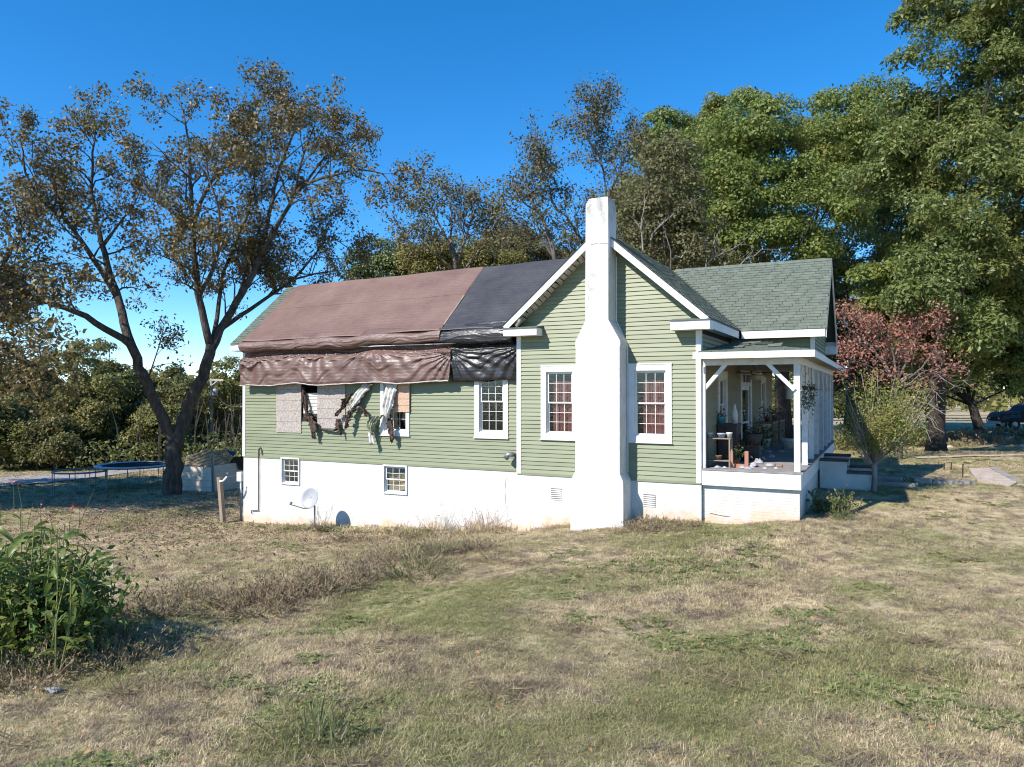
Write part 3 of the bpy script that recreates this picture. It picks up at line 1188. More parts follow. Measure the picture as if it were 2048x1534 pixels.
def fz(y):
    return FZ - .87 * abs(y - FY)


mb = MB()
for sg in (-1, 1):
    ye = FY + sg * FE
    xv = XC + (RZ - fz(ye)) / PIT
    pts = [(xv, ye, fz(ye)), (FX, ye, fz(ye)), (FX, FY, FZ), (XC + .05, FY, FZ)]
    slab(mb, pts if sg < 0 else pts[::-1])
roof_f = mb.build('roof', M['shingle_base'], house, label='green shingled roof of the front gable above the porch')
ye = FY - FE
fl = math.hypot(FE, .87 * FE)
sdir = np.array([0, FE / fl, .87 * FE / fl])


def fspan(s):
    z = fz(ye) + sdir[2] * s
    return XC + (RZ - z) / PIT + .05 - (-6.6), FX + .015 - (-6.6)


cnt = shingle_rows(roof_f, (-6.6, ye, fz(ye)), (1, 0, 0), sdir, 0, 26, fl / 26, .37, fspan, M['shingle'], False, 8, cap=295)
mb = MB()
for i in range(16):                                         # ridge caps
    x = -6.4 + i * .3
    mb.prism([(x, FY - .13, FZ - .085), (x, FY, FZ + .03), (x, FY + .13, FZ - .085), (x, FY + .10, FZ - .085), (x, FY, FZ + .012), (x, FY - .10, FZ - .085)], (.29, 0, 0))
mb.build('ridge_cap', M['shingle'], roof_f, kind='stuff')
mb = MB()
mb.box(-3.72, FX - .02, ye - .03, ye, fz(ye) - .225, fz(ye) - .015)
mb.box(-3.72, FX - .02, FY + FE, FY + FE + .03, fz(ye) - .225, fz(ye) - .015)
mb.build('fascia', M['white'], house, kind='stuff')
mb = MB()
for sg in (-1, 1):                                          # its rake boards face the front
    yq = FY + sg * (FE - .02)
    mb.prism([(FX - .02, yq, fz(yq) - .055), (FX - .02, FY, FZ - .055), (FX - .02, FY, FZ - .27), (FX - .02, yq, fz(yq) - .27)], (.035, 0, 0))
mb.build('rake_board', M['white_old'], house, kind='stuff')
for yy in (FY + FE - .7,):
    MB().box(-1.76, FX + .02, yy + .01, yy + .7, fz(ye) - .50, fz(ye) - .235).build('cornice_return', M['white_old'], house)
Wf, Wr = Wall('x', 22.9), Wall('y', -1.77)
mb = MB()
Wf.box(mb, X1 - .3, -1.80, 1.0, 1.62, -.1, -.004)
wall_s = mb.build('wall', M['dark'], house, label='strip of side wall under the front gable eave')
siding(wall_s, Wf, 1.0, 1.62, lambda z: (X1, -1.80), [], M['siding'])
mb = MB()
mb.prism([(-1.78, 22.92, 1.1), (-1.78, 27.7, 1.1), (-1.78, 27.7, fz(27.7) - .07), (-1.78, FY, FZ - .07), (-1.78, 22.92, fz(22.92) - .07)], (-.1, 0, 0))
wall_f = mb.build('wall', M['dark'], house, label='front gable wall above the porch roof')
siding(wall_f, Wr, 1.1, FZ - .2, lambda z: (max(22.92, FY - (FZ - .12 - z) / .87), min(27.68, FY + (FZ - .12 - z) / .87)), [], M['siding'])
MB().box(-1.86, -1.742, 22.862, 22.898, .98, 1.63).build('corner_board', M['white'], house)

# wing roof: eave sags a little towards the left end
WEY, WRY = YW - .40, 21.65
WLX, WRX = -20.76, -9.45


def wing(x, s):                                            # s 0 at the near eave, 1 at the ridge
    t = (x - WLX) / (WRX - WLX)
    z0, z1 = 1.72 + .13 * t, 4.09 + .13 * t
    return np.array([x, WEY + (WRY - WEY) * s, z0 + (z1 - z0) * s])


mb = MB()
a, b, c, d = wing(WLX, 0), wing(WRX + .05, 0), wing(-6.75, 1), wing(WLX, 1)
slab(mb, [a, b, c, d])
e, f_ = np.array([WLX, 24.45, 1.72]), np.array([WRX, 24.45, 1.85])
slab(mb, [d, c, f_, e])
roof_w = mb.build('roof', M['shingle'], house, label='wing roof, only its left edge and a gap uncovered')
wl = np.linalg.norm(d - a)
shingle_rows(roof_w, a, unit(b - a), (d - a) / wl, 0, 25, wl / 25, .36, lambda s: (0, .86), M['shingle'], True, 5)
xg = -12.02 - WLX
shingle_rows(roof_w, a, unit(b - a), (d - a) / wl, 0, 25, wl / 25, .36, lambda s: (xg, xg + .34) if s > 2.2 else (xg, xg), M['shingle'], True, 6)
mb = MB()
mb.box(WLX + .02, -20.3, WEY + .001, WEY + .03, 1.50, 1.665)
mb.prism([(WLX - .02, WEY, 1.70), (WLX - .02, WRY, 4.07), (WLX - .02, WRY, 3.87), (WLX - .02, WEY, 1.52)], (.03, 0, 0))
mb.prism([(WLX - .02, 24.45, 1.70), (WLX - .02, WRY, 4.07), (WLX - .02, WRY, 3.87), (WLX - .02, 24.45, 1.52)], (.03, 0, 0))
mb.box(WLX + .02, X0 - .4, WEY + .04, YW - .04, 1.47, 1.49)
mb.build('fascia', M['white'], house, kind='stuff')

# ---- porch
PXo, PYo = -1.42, YG - .35                                 # outer eave lines of the porch roof
pz = 1.0
mb = MB()
hx, hy = X1 + .02, 23.2
slab(mb, [(hx, PYo, pz), (PXo, PYo, pz), (hx, hy, pz + .54)], .03)
slab(mb, [(PXo, PYo, pz), (PXo, YB + .4, pz), (hx, YB - 4.5, pz + .54), (hx, hy, pz + .54)], .03)
slab(mb, [(PXo, YB + .4, pz), (hx, YB + .4, pz), (hx, YB - 4.5, pz + .54)], .03)
roof_p = mb.build('roof', M['shingle'], house, label='low porch roof with curling shingles')
pl = math.hypot(hy - PYo, .54)
shingle_rows(roof_p, (hx, PYo, pz), (1, 0, 0), (0, (hy - PYo) / pl, .54 / pl), 0, 32, pl / 32, .34, lambda s: (0, (PXo - hx) * (1 - s / pl)), M['shingle'], True, 9)
rs = random.Random(12)
for i in range(9):
    x, y = rs.uniform(-3.7, -2.5), rs.uniform(19.4, 21.6)
    z = pz + .11 * (y - PYo) + .035
    up = rs.uniform(.03, .12)
    MB().hexa([(x, y, z), (x + .34, y, z), (x + .36, y + .25, z + .03), (x, y + .27, z + .03),
               (x, y, z + .012), (x + .34, y, z + .012), (x + .36, y + .25, z + up), (x, y + .27, z + up * .7)]).build('loose_shingle', M['shingle_edge'] if i % 3 == 0 else M['shingle'], roof_p)
mb = MB()
mb.box(X1 - .10, PXo - .002, PYo - .03, PYo - .001, pz - .17, pz - .012)
mb.box(PXo, PXo + .03, PYo - .03, YB + .42, pz - .17, pz - .012)
mb.build('fascia', M['white'], house, kind='stuff')
mb = MB()
mb.box(X1 + .03, PXo - .002, PYo + .001, YB + .4, .87, .885)
mb.build('porch_ceiling', mk('dull_ceiling', (.34, .32, .28), (.27, .25, .22), 3, .8), house)
mb = MB()
PX = -1.83
mb.box(X1 + .04, PX + .075, YG + .05, YG + .2, .68, .868)
mb.box(PX - .075, PX + .075, YG + .205, YB, .68, .868)
mb.build('porch_beam', M['white_old'], house, kind='stuff')
posts = [18.8 + 1.9 * i for i in range(7)] + [31.9]
for i, y in enumerate(posts):
    MB().box(PX - .07, PX + .07, y - .07 + .02, y + .07 + .02, -1.9, .678).build('porch_post', M['white_old'], house)


def brace(p, q, mat=M['white_old']):
    MB().bar(p, q, .09, .15, up=(1, 0, 0) if abs(p[0] - q[0]) < .01 else (0, 1, 0)).build('porch_brace', mat, house)


brace((X1 + .06, YG + .125, .06), (X1 + .62, YG + .125, .72))
brace((PX - .05, YG + .125, .06), (PX - .68, YG + .125, .72))
for y in posts:
    if y > 19:
        brace((PX, y - .05, .10), (PX, y - .50, .70))
    if y < 31:
        brace((PX, y + .09, .10), (PX, y + .55, .70))
MB().box(X1 + .035, X1 + .12, YG + .03, YG + .12, -1.9, .677).build('porch_post', M['white_old'], house, label='half post against the house wall')
# floor planks and white skirt boards
floor = MB().box(X1 + .03, -1.80, YG + .13, YB, -2.05, -1.945).build('porch_floor', M['dark'], house)
y, k = YG - .02, 0
while y < YB - .2:
    z_ = -1.9 + rs.uniform(-.004, .003)
    MB().box(X1 + .03, -1.70 + rs.uniform(-.01, .01), y, y + .212, -1.943, z_).build('floor_plank', M['deck'], floor)
    y += .22
mb = MB()
mb.box(X1 + .035, -1.735, YG + .0, YG + .035, -2.32, -1.945)
mb.box(-1.77, -1.735, YG + .037, YB, -2.32, -1.945)
mb.build('skirt_board', M['white'], house, kind='stuff')

# steps between two brick cheek walls with dark caps
steps = MB()
for yy in (24.3, 26.3):
    steps.box(-1.73, -.98, yy, yy + .32, -3.4, -2.09)
    steps.box(-.978, -.24, yy, yy + .32, -3.4, -2.44)
st = steps.build('porch_steps', M['brickwhite'], house, label='white brick cheek walls of the porch steps')
at = st.data.attributes.new('hg', 'FLOAT', 'POINT')
at.data.foreach_set('value', np.full(len(st.data.vertices), 1.0, np.float32))
M['slate'] = mk('dark_cap', (.075, .075, .08), (.05, .05, .055), 5, .7)
for yy in (24.3, 26.3):
    MB().box(-1.72, -.93, yy - .05, yy + .37, -2.088, -2.02).build('cap', M['slate'], st)
    MB().box(-.975, -.19, yy - .05, yy + .37, -2.438, -2.37).build('cap', M['slate'], st)
for i in range(4):
    MB().box(-1.72 + .36 * i, -1.72 + .36 * (i + 1) - .002, 24.62, 26.3, -3.4, -2.15 - .22 * i).build('tread', M['deck'], st)

# ---- boards and burnt vinyl on the wing wall
for (u0, v0, u1, v1, lab, mm, dn) in ((553, 766, 603, 865, 'tall grey strand board at the left', M['osb'], .03), (635, 766, 691, 857, 'scorched strand board in the middle', M['osb'], .03),
                                     (788, 764, 819, 824, 'short tan strand board over a window', M['osb_new'], .075)):
    a0, a1, z0, z1 = rect(YW - dn, u0, v0, u1, v1)
    b = WW.box(MB(), a0, a1, z0, z1 + .25, dn, dn + .014).build('window_board', mm, house, label=lab)
    gm = MB()
    for k in range(1, 5):
        zz = z0 + (z1 - z0) * k / 4.6
        WW.box(gm, a0 + .005, a1 - .005, zz - .004, zz + .004, dn + .0142, dn + .0165)
    gm.build('grid_line', M['pipe_dark'], b, kind='stuff')
mb = MB()
a0, a1, z0, z1 = rect(YW, 606, 785, 638, 848)
for k in range(9):
    zz = z0 + (z1 - z0) * k / 9
    WW.box(MB(), a0, a1 + .1, zz, zz + (z1 - z0) / 9 * .86, -.05, -.02 + .006 * (k % 2)).build('clapboard', M['melt_white'] if k > 2 else M['char'], wall_w)


def drape(pts, widths, mat, off0, off1, seed, folds=4, rows=26, cols=22, ragged=.03, label=None, name='melted_siding'):
    """sheet hanging along a centre line measured on the wall; off: distance from the wall at top and foot"""
    rng = random.Random(seed)
    P = np.array([at_Y(u, v, YW - .15) for u, v in pts])
    t = np.linspace(0, len(pts) - 1, rows)
    cx = np.interp(t, range(len(pts)), P[:, 0])
    cz = np.interp(t, range(len(pts)), P[:, 2])
    wd = np.interp(t, range(len(pts)), widths)
    G = np.zeros((rows, cols, 3))
    ph = [rng.uniform(0, 6) for _ in range(4)]
    for i in range(rows):
        s = i / (rows - 1)
        off = off0 + (off1 - off0) * math.sin(s * math.pi * .6)
        for j in range(cols):
            w = j / (cols - 1) - .5
            edge = ragged * (noise2(i * .8, j * .05 + (10 if j < cols / 2 else 0), seed) * 2) * (abs(w) > .42)
            fold = .045 * math.sin(w * folds * 6.28 + ph[0] + 1.5 * s) + .02 * math.sin(w * folds * 13 + ph[1] + 4 * s) + .03 * float(noise2(i * .25, j * .5, seed + 3))
            drop = (rng.uniform(-.10, .02) if i == rows - 1 else 0) + .02 * float(noise2(i * .5, j * .7, seed + 9))
            G[i, j] = (cx[i] + w * wd[i] + edge + .02 * float(noise2(i * .6, j * .6, seed + 1)), YW - max(.03, off + fold), cz[i] + drop)
    o = MB().grid(G).build(name, mat, house, True, recalc=False)
    md = o.modifiers.new('thickness', 'SOLIDIFY')
    md.thickness = .006
    if label:
        o['label'] = label
    return o


drape([(800 - 18, 764), (781, 790), (778, 815), (779, 832)], [.46, .44, .42, .12], M['melt_white'], .12, .30, 1, 3, label='torn white sheet hanging like a curtain')
drape([(779, 831), (782, 845), (786, 862), (787, 880)], [.10, .16, .12, .05], M['char'], .2, .26, 2, 3, ragged=.08)
drape([(733, 768), (722, 786), (712, 806), (704, 820)], [.32, .42, .28, .12], M['melt_white'], .1, .28, 3, 3, ragged=.07, label='scorched white strip fanned out from under the tarp')
drape([(704, 786), (695, 800), (690, 815), (676, 828)], [.10, .26, .16, .06], M['char'], .16, .26, 4, 4, ragged=.10)
drape([(712, 808), (704, 822), (702, 840), (698, 852)], [.18, .14, .12, .04], M['char'], .2, .3, 5, 4, ragged=.10)
drape([(722, 812), (731, 820), (735, 828)], [.08, .16, .05], M['char'], .2, .26, 6, 3, ragged=.1)
drape([(748, 832), (742, 845), (744, 858), (748, 866)], [.30, .34, .20, .12], M['melt_green'], .08, .26, 7, 3, ragged=.06, label='crumpled green flap of vinyl')
drape([(743, 861), (746, 872), (750, 886)], [.12, .15, .14], M['melt_white'], .24, .32, 8, 1, 12, 10, ragged=.01, label='white strip dangling lowest on the wall')
drape([(764, 830), (757, 842), (750, 858)], [.06, .10, .06], M['melt_green'], .12, .24, 9, 3, ragged=.05)
drape([(606, 786), (610, 800), (614, 822), (617, 840)], [.06, .10, .09, .12], M['char'], .08, .16, 10, 3, ragged=.1)
drape([(616, 826), (624, 842), (629, 858), (630, 872)], [.12, .26, .22, .06], M['char'], .10, .22, 11, 4, ragged=.12, label='blackened strands hanging left of the scorched board')
drape([(634, 855), (650, 860), (668, 862), (676, 856)], [.10, .12, .12, .10], M['char'], .06, .12, 12, 4, ragged=.1)
drape([(672, 838), (677, 850), (683, 866)], [.06, .10, .04], M['char'], .08, .2, 13, 3, ragged=.1)
drape([(604, 774), (606, 790), (605, 806)], [.08, .09, .04], M['char'], .08, .12, 14, 3, ragged=.1)
# pipes, vent hood and hook on the wing
pp = lambda u, v, n=.05: at_Y(u, v, YW - n)
MB().tube([pp(517, 1021), pp(517, 900), pp(518, 897), pp(521, 895), pp(523, 899), pp(524, 910)], .017, 6).build('wall_pipe', M['pipe_dark'], house, label='dark bent conduit near the left corner')
MB().tube([pp(503, 1027), pp(503, 1021), pp(517, 1020.5)], .016, 6).build('wall_pipe', M['pipe_dark'], house)
mb = MB()
h = at_Y(1026, 912, YW)
mb.tube([h + (0.12, -.02, .02), h + (.10, -.2, .06), h + (-.02, -.26, .06), h + (-.10, -.28, -.06)], [.06, .075, .075, .085], 10)
mb.build('vent_hood', M['metal_grey'], house, True, label='grey elbow pipe sticking out by the corner')

# ------------------------------------------------------------------ tarps
def ridge_n(x, y, seed):
    return 1 - np.abs(noise2(x, y, seed)) * 4


def tarp(name, xl, xr, mat, label, seed, valley=False):
    root = thing(name, label, 'tarp', ((xl + xr) / 2, WEY, 1.8))
    # sheet over the slope
    n, m = int((xr - xl) / .09), 60
    U = np.linspace(0, 1, n)
    G = np.zeros((m, n, 3))
    rr = np.random.RandomState(seed)
    for j in range(m):
        s = 1.012 - 1.012 * j / (m - 1)
        xr_s = xr + (2.55 * s if valley else 0)
        for i, u in enumerate(U):
            x = xl + (xr_s - xl) * u
            p = wing(x, min(s, 1.0))
            G[j, i] = p
        x = G[j, :, 0]
        y = np.full(n, s * 3.6)
        lift = .034 + .022 * noise2(x * .8, y * 1.2, seed) + .008 * noise2(x * 2.6, y * .9, seed + 1) + .006 * noise2(x * .6 + y * .5, y * 5 - x * .7, seed + 2)
        lift += .02 * np.maximum(0, 1 - s * 6) * (noise2(x * 1.3, y * 2, seed + 7) + .5) * 2.0
        G[j, :, 2] += lift
        G[j, :, 1] -= lift * .5
        ed = (.05 * noise2(y * 1.5, 0 * y, seed + 4) + .03 * noise2(y * 4, 0 * y, seed + 5))[0]
        G[j, 0, 0] += ed
        G[j, -1, 0] += ed * (0 if valley else 1)
    roofpart = MB().grid(G).build('roof_sheet', mat, root, True, recalc=False)
    md = roofpart.modifiers.new('thickness', 'SOLIDIFY')
    md.thickness = .012
    # seam across the sheet
    if not valley:
        mb = MB()
        q = [G[int(m * .46), i] + (0, -.006, .010) for i in range(0, n, 4)]
        mb.tube(q, .011, 4)
        mb.build('seam', mat, root)
    return root, G


tb, Gb = tarp('brown_tarp', -20.19, -11.94, M['tarp_brown'], 'brown plastic tarp covering the left of the wing roof', 21)
tk, Gk = tarp('black_tarp', -11.97, -9.42, M['tarp_black'], 'black plastic tarp on the wing roof beside the gable', 31, True)


def skirt(parent, name, xl, xr, mat, seed, prof, amp, dirn, hem=None, n=None, gather=None):
    """hanging sheet: prof = list of (off from eave line towards camera, z below eave); folds run at a slant that fans out from the gathers"""
    n = n or int((xr - xl) / .028)
    m = 60
    x = np.linspace(xl, xr, n)
    t = (x - WLX) / (WRX - WLX)
    zb = 1.72 + .13 * t
    G = np.zeros((m, n, 3))
    pr = np.array(prof, float)
    ss = np.linspace(0, 1, m)
    arc = np.linspace(0, 1, len(pr))
    for j, s in enumerate(ss):
        off = np.interp(s, arc, pr[:, 0])
        drop = np.interp(s, arc, pr[:, 1])
        swag = .10 * np.sin(x * 2.0 + seed) + .06 * np.sin(x * 4.6 + 2 * seed) + dirn * .05 * x
        w = np.zeros(n)
        for k, (fx, a) in enumerate(((1.0, .55), (2.2, .42), (4.6, .26), (9.5, .13))):
            w += a * (1 - np.abs(noise2(x * fx * .24 + s * fx * .3, (s * 2.6 + swag * 3.2) * fx, seed + k) * 4))
        if gather is not None:
            for gx, gs in gather:
                ang = np.arctan2((s - gs) * 2.4, x - gx)
                dist = np.hypot((s - gs) * 1.3, x - gx)
                w += .85 * np.exp(-dist * .62) * np.sin(ang * 24 + 3 * noise2(x * 2, s * 3 + 0 * x, seed + 12)) * np.minimum(1, dist * 3)
        big = noise2(x * .9, s * 2.2 + np.zeros(n), seed + 20)
        env = min(1, s * 5) * (1.0 if s < .97 else .5)
        y = WEY - off - env * (amp * w + amp * 2.2 * big)
        z = zb - drop - env * amp * .6 * w + .09 * (1 - s) ** 3 * noise2(x * 1.1, np.zeros(n) + 4, seed + 33) * 2 + (.13 * noise2(x * .9, np.zeros(n), seed + 30) + .014 * noise2(x * 6, np.zeros(n), seed + 31)) * s
        G[j] = np.stack([x, y, z], 1)
    o = MB().grid(G).build(name, mat, parent, True, recalc=False)
    md = o.modifiers.new('thickness', 'SOLIDIFY')
    md.thickness = .006
    if hem is not None:
        mb = MB()
        q = G[-1, ::3] + np.array([0, -.012, -.004])
        mb.tube(q, .018, 5)
        mb.build('hem', hem, parent)
        gm = MB()
        for i in range(12, n, max(12, n // 22)):
            p = G[int(m * .28), i] + np.array([0, -.02, 0])
            gm.add([p + np.array([.014 * math.cos(a), 0, .014 * math.sin(a)]) for a in np.arange(6) * 1.047], [tuple(range(6))])
        gm.build('grommet', M['white'], parent, recalc=False, kind='stuff')
    return G


M['hem'] = mk('pale_hem', (.62, .56, .54), (.40, .34, .33), 9, .5)
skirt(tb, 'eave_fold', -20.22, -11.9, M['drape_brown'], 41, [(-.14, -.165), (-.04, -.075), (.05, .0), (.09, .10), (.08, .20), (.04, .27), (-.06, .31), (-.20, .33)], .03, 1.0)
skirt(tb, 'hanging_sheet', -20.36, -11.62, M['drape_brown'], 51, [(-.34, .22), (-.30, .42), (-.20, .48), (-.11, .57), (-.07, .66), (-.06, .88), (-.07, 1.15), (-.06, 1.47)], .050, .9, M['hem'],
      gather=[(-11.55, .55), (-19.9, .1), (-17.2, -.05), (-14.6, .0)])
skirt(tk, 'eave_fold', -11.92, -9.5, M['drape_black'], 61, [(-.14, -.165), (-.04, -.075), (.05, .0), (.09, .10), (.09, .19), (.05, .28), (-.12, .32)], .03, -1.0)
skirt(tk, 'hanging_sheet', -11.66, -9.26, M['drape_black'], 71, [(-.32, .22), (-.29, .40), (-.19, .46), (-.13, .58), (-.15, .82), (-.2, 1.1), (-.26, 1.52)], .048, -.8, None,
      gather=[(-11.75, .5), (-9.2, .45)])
MB().bar(wing(-11.95, .02) + (0, 0, .07), wing(-11.95, .52) + (0, 0, .07), .05, .03).build('batten', M['timber'], tk)

# ------------------------------------------------------------------ objects around the house
def gpt(u, v):
    return at_g(u, v)


# satellite dish on its post
M['dish'] = mk('dish_grey', (.36, .37, .39), (.31, .32, .34), 3, .45)
dc = np.array([-16.46, 18.25, -3.40])
dish = thing('satellite_dish', 'grey satellite dish on a thin post in front of the white foundation', 'satellite dish', (dc[0] + .0, dc[1], gz(dc[0], dc[1])))
bz = gz(dc[0], dc[1])
MB().tube([(dc[0] + .03, dc[1] + .14, bz - .1), (dc[0] + .03, dc[1] + .14, dc[2] - .28), (dc[0] + .02, dc[1] + .08, dc[2] - .2)], .03, 8).build('post', M['metal_grey'], dish)
axis = unit(np.array([.06, -.96, .26]))
e1 = unit(np.cross(axis, (0, 0, 1)))
e2 = np.cross(e1, axis)
vs, fs, nr, na = [], [], 6, 28
for i in range(nr + 1):
    rr_ = i / nr
    for j in range(na):
        a = 2 * math.pi * j / na
        vs.append(dc + e1 * .32 * rr_ * math.cos(a) + e2 * .35 * rr_ * math.sin(a) + axis * .08 * rr_ ** 2)
for i in range(nr):
    for j in range(na):
        fs.append((i * na + j, i * na + (j + 1) % na, (i + 1) * na + (j + 1) % na, (i + 1) * na + j))
o = MB().add(vs, fs).build('reflector', M['dish'], dish, True, recalc=False)
o.modifiers.new('t', 'SOLIDIFY').thickness = .012
fp = dc + axis * .55 - e2 * .22 - RGT * .28
MB().tube([dc - e2 * .32 + axis * .02, dc - e2 * .36 + axis * .15 - RGT * .05, fp - e2 * .05, fp], .016, 6).build('feed_arm', M['metal_grey'], dish)
MB().obox(fp + axis * -.03, e1 * .03, e2 * .035, axis * .05).build('feed_horn', M['dish'], dish)
MB().obox(dc - axis * .05, e1 * .07, e2 * .09, axis * .04).build('bracket', M['metal_grey'], dish)

# timber post with a bent white pipe
b = at_g(447, 1046)
d0 = float(b @ FWD)
t0, t1 = at_d(447, 1046, d0), at_d(439, 954, d0)
post = thing('yard_post', 'leaning timber post with a white pipe elbow on top', 'post', b)
MB().bar(b - (0, 0, .1), t1, .14, .14, up=(0, 1, 0)).build('post', M['timber'], post)
MB().tube([at_d(439, 963, d0 - .1), at_d(446, 962, d0 - .1), at_d(453, 954, d0 - .1), at_d(455, 946, d0 - .1)], .035, 7).build('pipe', M['white'], post, True)

# electric riser at the corner of the foundation
b = np.array([XL - .16, YW + .03, gz(XL - .16, YW)])
rs_ = thing('meter_riser', 'grey meter box on a white conduit at the house corner', 'meter box', b)
MB().tube([b + (0, 0, -.1), b + (0, 0, 1.0)], .045, 7).build('pipe', M['metal_grey'], rs_)
MB().tube([b + (0, 0, .98), b + (0, 0, 1.45)], .04, 7).build('conduit', M['white'], rs_)
MB().box(b[0] - .11, b[0] + .11, b[1] - .1, b[1] + .06, b[2] + 1.42, b[2] + 1.75).build('box', M['white_old'], rs_)
MB().tube([b + (-.02, -.09, 1.2), b + (-.2, -.3, .7), b + (-.3, -.4, .25), b + (-.1, -.3, .12), b + (-.32, -.42, .05)], .012, 4).build('cable', M['metal_grey'], rs_)

# the collapsed shed of ribbed panels
M['shed'] = mk('shed_panel', (.66, .61, .52), (.54, .49, .41), 3, .55, .05)
M['rusty'] = mk('rusty_sheet', (.44, .34, .21), (.28, .20, .12), 3, .6, .2, 20, .01)
M['bluetarp'] = mk('blue_tarp', (.10, .24, .42), (.07, .17, .33), 4, .45, .3, 20, .02)
s0, s1, s2 = at_d(364, 984, 35.6), at_d(427, 984, 35.0), at_d(492, 972, 37.2)
shed = thing('metal_shed', 'collapsed beige metal shed with buckled rusty roof behind the pecan trunk', 'shed', s1)
HS = 1.28
for p, q in ((s0, s1), (s1, s2 + (s2 - s1) * .4)):
    p, q = np.array(p), np.array(q)
    zb_ = min(p[2], q[2]) - .02
    L_ = np.linalg.norm((q - p)[:2])
    d_ = np.array([(q - p)[0], (q - p)[1], 0]) / L_
    nn = np.array([d_[1], -d_[0], 0])
    for k in range(4):
        z0_, z1_ = zb_ + HS * k / 4, zb_ + HS * (k + 1) / 4 - .015
        P0 = np.array([p[0], p[1], 0])
        MB().hexa([P0 + (0, 0, z0_), P0 + d_ * L_ + (0, 0, z0_), P0 + d_ * L_ + nn * .05 + (0, 0, z0_), P0 + nn * .05 + (0, 0, z0_),
                   P0 + (0, 0, z1_), P0 + d_ * L_ + (0, 0, z1_), P0 + d_ * L_ + nn * .02 + (0, 0, z1_), P0 + nn * .02 + (0, 0, z1_)]).build('wall_panel', M['shed'], shed)
for uu in (425, 428.5):
    MB().bar(at_d(uu, 984, 34.9), at_d(uu - 2.5, 910, 34.9), .05, .05, up=(0, 1, 0)).build('frame_post', M['metal_grey'], shed)


def ribbed(name, c00, c10, c01, c11, bulge, mat, label=None, n=40, m=10):
    c00, c10, c01, c11 = map(np.asarray, (c00, c10, c01, c11))
    G = np.zeros((m, n, 3))
    nn = unit(np.cross(c10 - c00, c01 - c00))
    for j in range(m):
        for i in range(n):
            u_, v_ = i / (n - 1), j / (m - 1)
            p = (c00 * (1 - u_) + c10 * u_) * (1 - v_) + (c01 * (1 - u_) + c11 * u_) * v_
            G[j, i] = p + nn * (.03 * math.sin(u_ * n * 1.1) + bulge * math.sin(v_ * math.pi)) + (0, 0, .05 * float(noise2(u_ * 3, v_ * 3, 4)))
    o = MB().grid(G).build(name, mat, shed, False, recalc=False)
    o.modifiers.new('t', 'SOLIDIFY').thickness = .01
    if label:
        o['label'] = label


ribbed('roof_sheet', at_d(410, 946, 36.6), at_d(372, 914, 37), at_d(460, 926, 36.2), at_d(414, 897, 36.8), .12, M['rusty'], 'upper buckled roof sheet')
ribbed('roof_sheet', at_d(366, 944, 36.8), at_d(372, 912, 37.2), at_d(410, 944, 36.6), at_d(396, 912, 37.2), -.15, M['rusty'], 'inner roof sheet sagging into the shed')
ribbed('roof_sheet', at_d(440, 932, 36.5), at_d(412, 902, 37), at_d(468, 914, 36.3), at_d(452, 899, 36.8), .08, M['rusty'])
ribbed('roof_sheet', at_d(452, 899, 36.9), at_d(448, 907, 36.9), at_d(472, 904, 36.6), at_d(466, 913, 36.6), .02, M['bluetarp'], 'blue patch on the roof sheet')
ribbed('roof_sheet', at_d(468, 914, 36.4), at_d(452, 934, 36.2), at_d(496, 906, 37), at_d(496, 940, 37), .1, M['char'], 'black sagging sheet')
bb = at_d(422, 946, 36.2)
bin_ = thing('storage_bin', 'pale blue lidded bin inside the collapsed shed', 'bin', bb)
MB().box(bb[0] - .45, bb[0] + .45, bb[1] - .25, bb[1] + .25, bb[2] - .9, bb[2] + .1).build('box', mk('bin_grey', (.20, .22, .27), None, 3, .5), bin_)
MB().hexa([(bb[0] - .5, bb[1] - .3, bb[2] + .102), (bb[0] + .5, bb[1] - .3, bb[2] + .102), (bb[0] + .5, bb[1] + .3, bb[2] + .102), (bb[0] - .5, bb[1] + .3, bb[2] + .102),
           (bb[0] - .4, bb[1] - .2, bb[2] + .22), (bb[0] + .4, bb[1] - .2, bb[2] + .22), (bb[0] + .4, bb[1] + .2, bb[2] + .22), (bb[0] - .4, bb[1] + .2, bb[2] + .22)]).build('lid', mk('lid_blue', (.42, .48, .58), None, 3, .5), bin_)

# two round trampolines under the tree
M['mat'] = mk('trampoline_mat', (.03, .03, .03), None, 4, .95, spec=.05)
M['pad'] = mk('faded_pad', (.55, .57, .60), (.36, .38, .42), 3, .6)
M['galv'] = mk('galvanised', (.22, .22, .22), (.15, .15, .15), 4, .5, metal=.2)


def trampoline(c, R, hgt, label, with_mat, ang=0):
    t = thing('trampoline', label, 'trampoline', (c[0], c[1], gz(c[0], c[1])))
    zt = gz(c[0], c[1]) + hgt
    ang_ = np.linspace(0, 2 * math.pi, 41)
    MB().tube([(c[0] + R * math.cos(a), c[1] + R * math.sin(a), zt) for a in ang_], .045, 6, False).build('rim', M['galv'], t)
    if with_mat:
        G = np.array([[(c[0] + q * R * math.cos(a), c[1] + q * R * math.sin(a), zt + z) for a in ang_] for q, z in ((.84, .05), (.90, .075), (1.0, .075), (1.03, .02))])
        MB().grid(G).build('pad', M['pad'], t, True)
        MB().lathe((c[0], c[1], zt), [(.0001, -.02), (.5 * R, .0), (.85 * R, .035)], 40).build('mat', M['mat'], t)
    for k in range(4):
        a0 = ang + k * math.pi / 2
        pts = []
        for da in (-.28, .28):
            x, y = c[0] + R * math.cos(a0 + da), c[1] + R * math.sin(a0 + da)
            pts.append((x, y))
        (xa, ya), (xb, yb) = pts
        MB().tube([(xa, ya, zt), (xa, ya, gz(xa, ya) + .03), (xb, yb, gz(xb, yb) + .03), (xb, yb, zt)], .022, 6).build('leg', M['galv'], t)


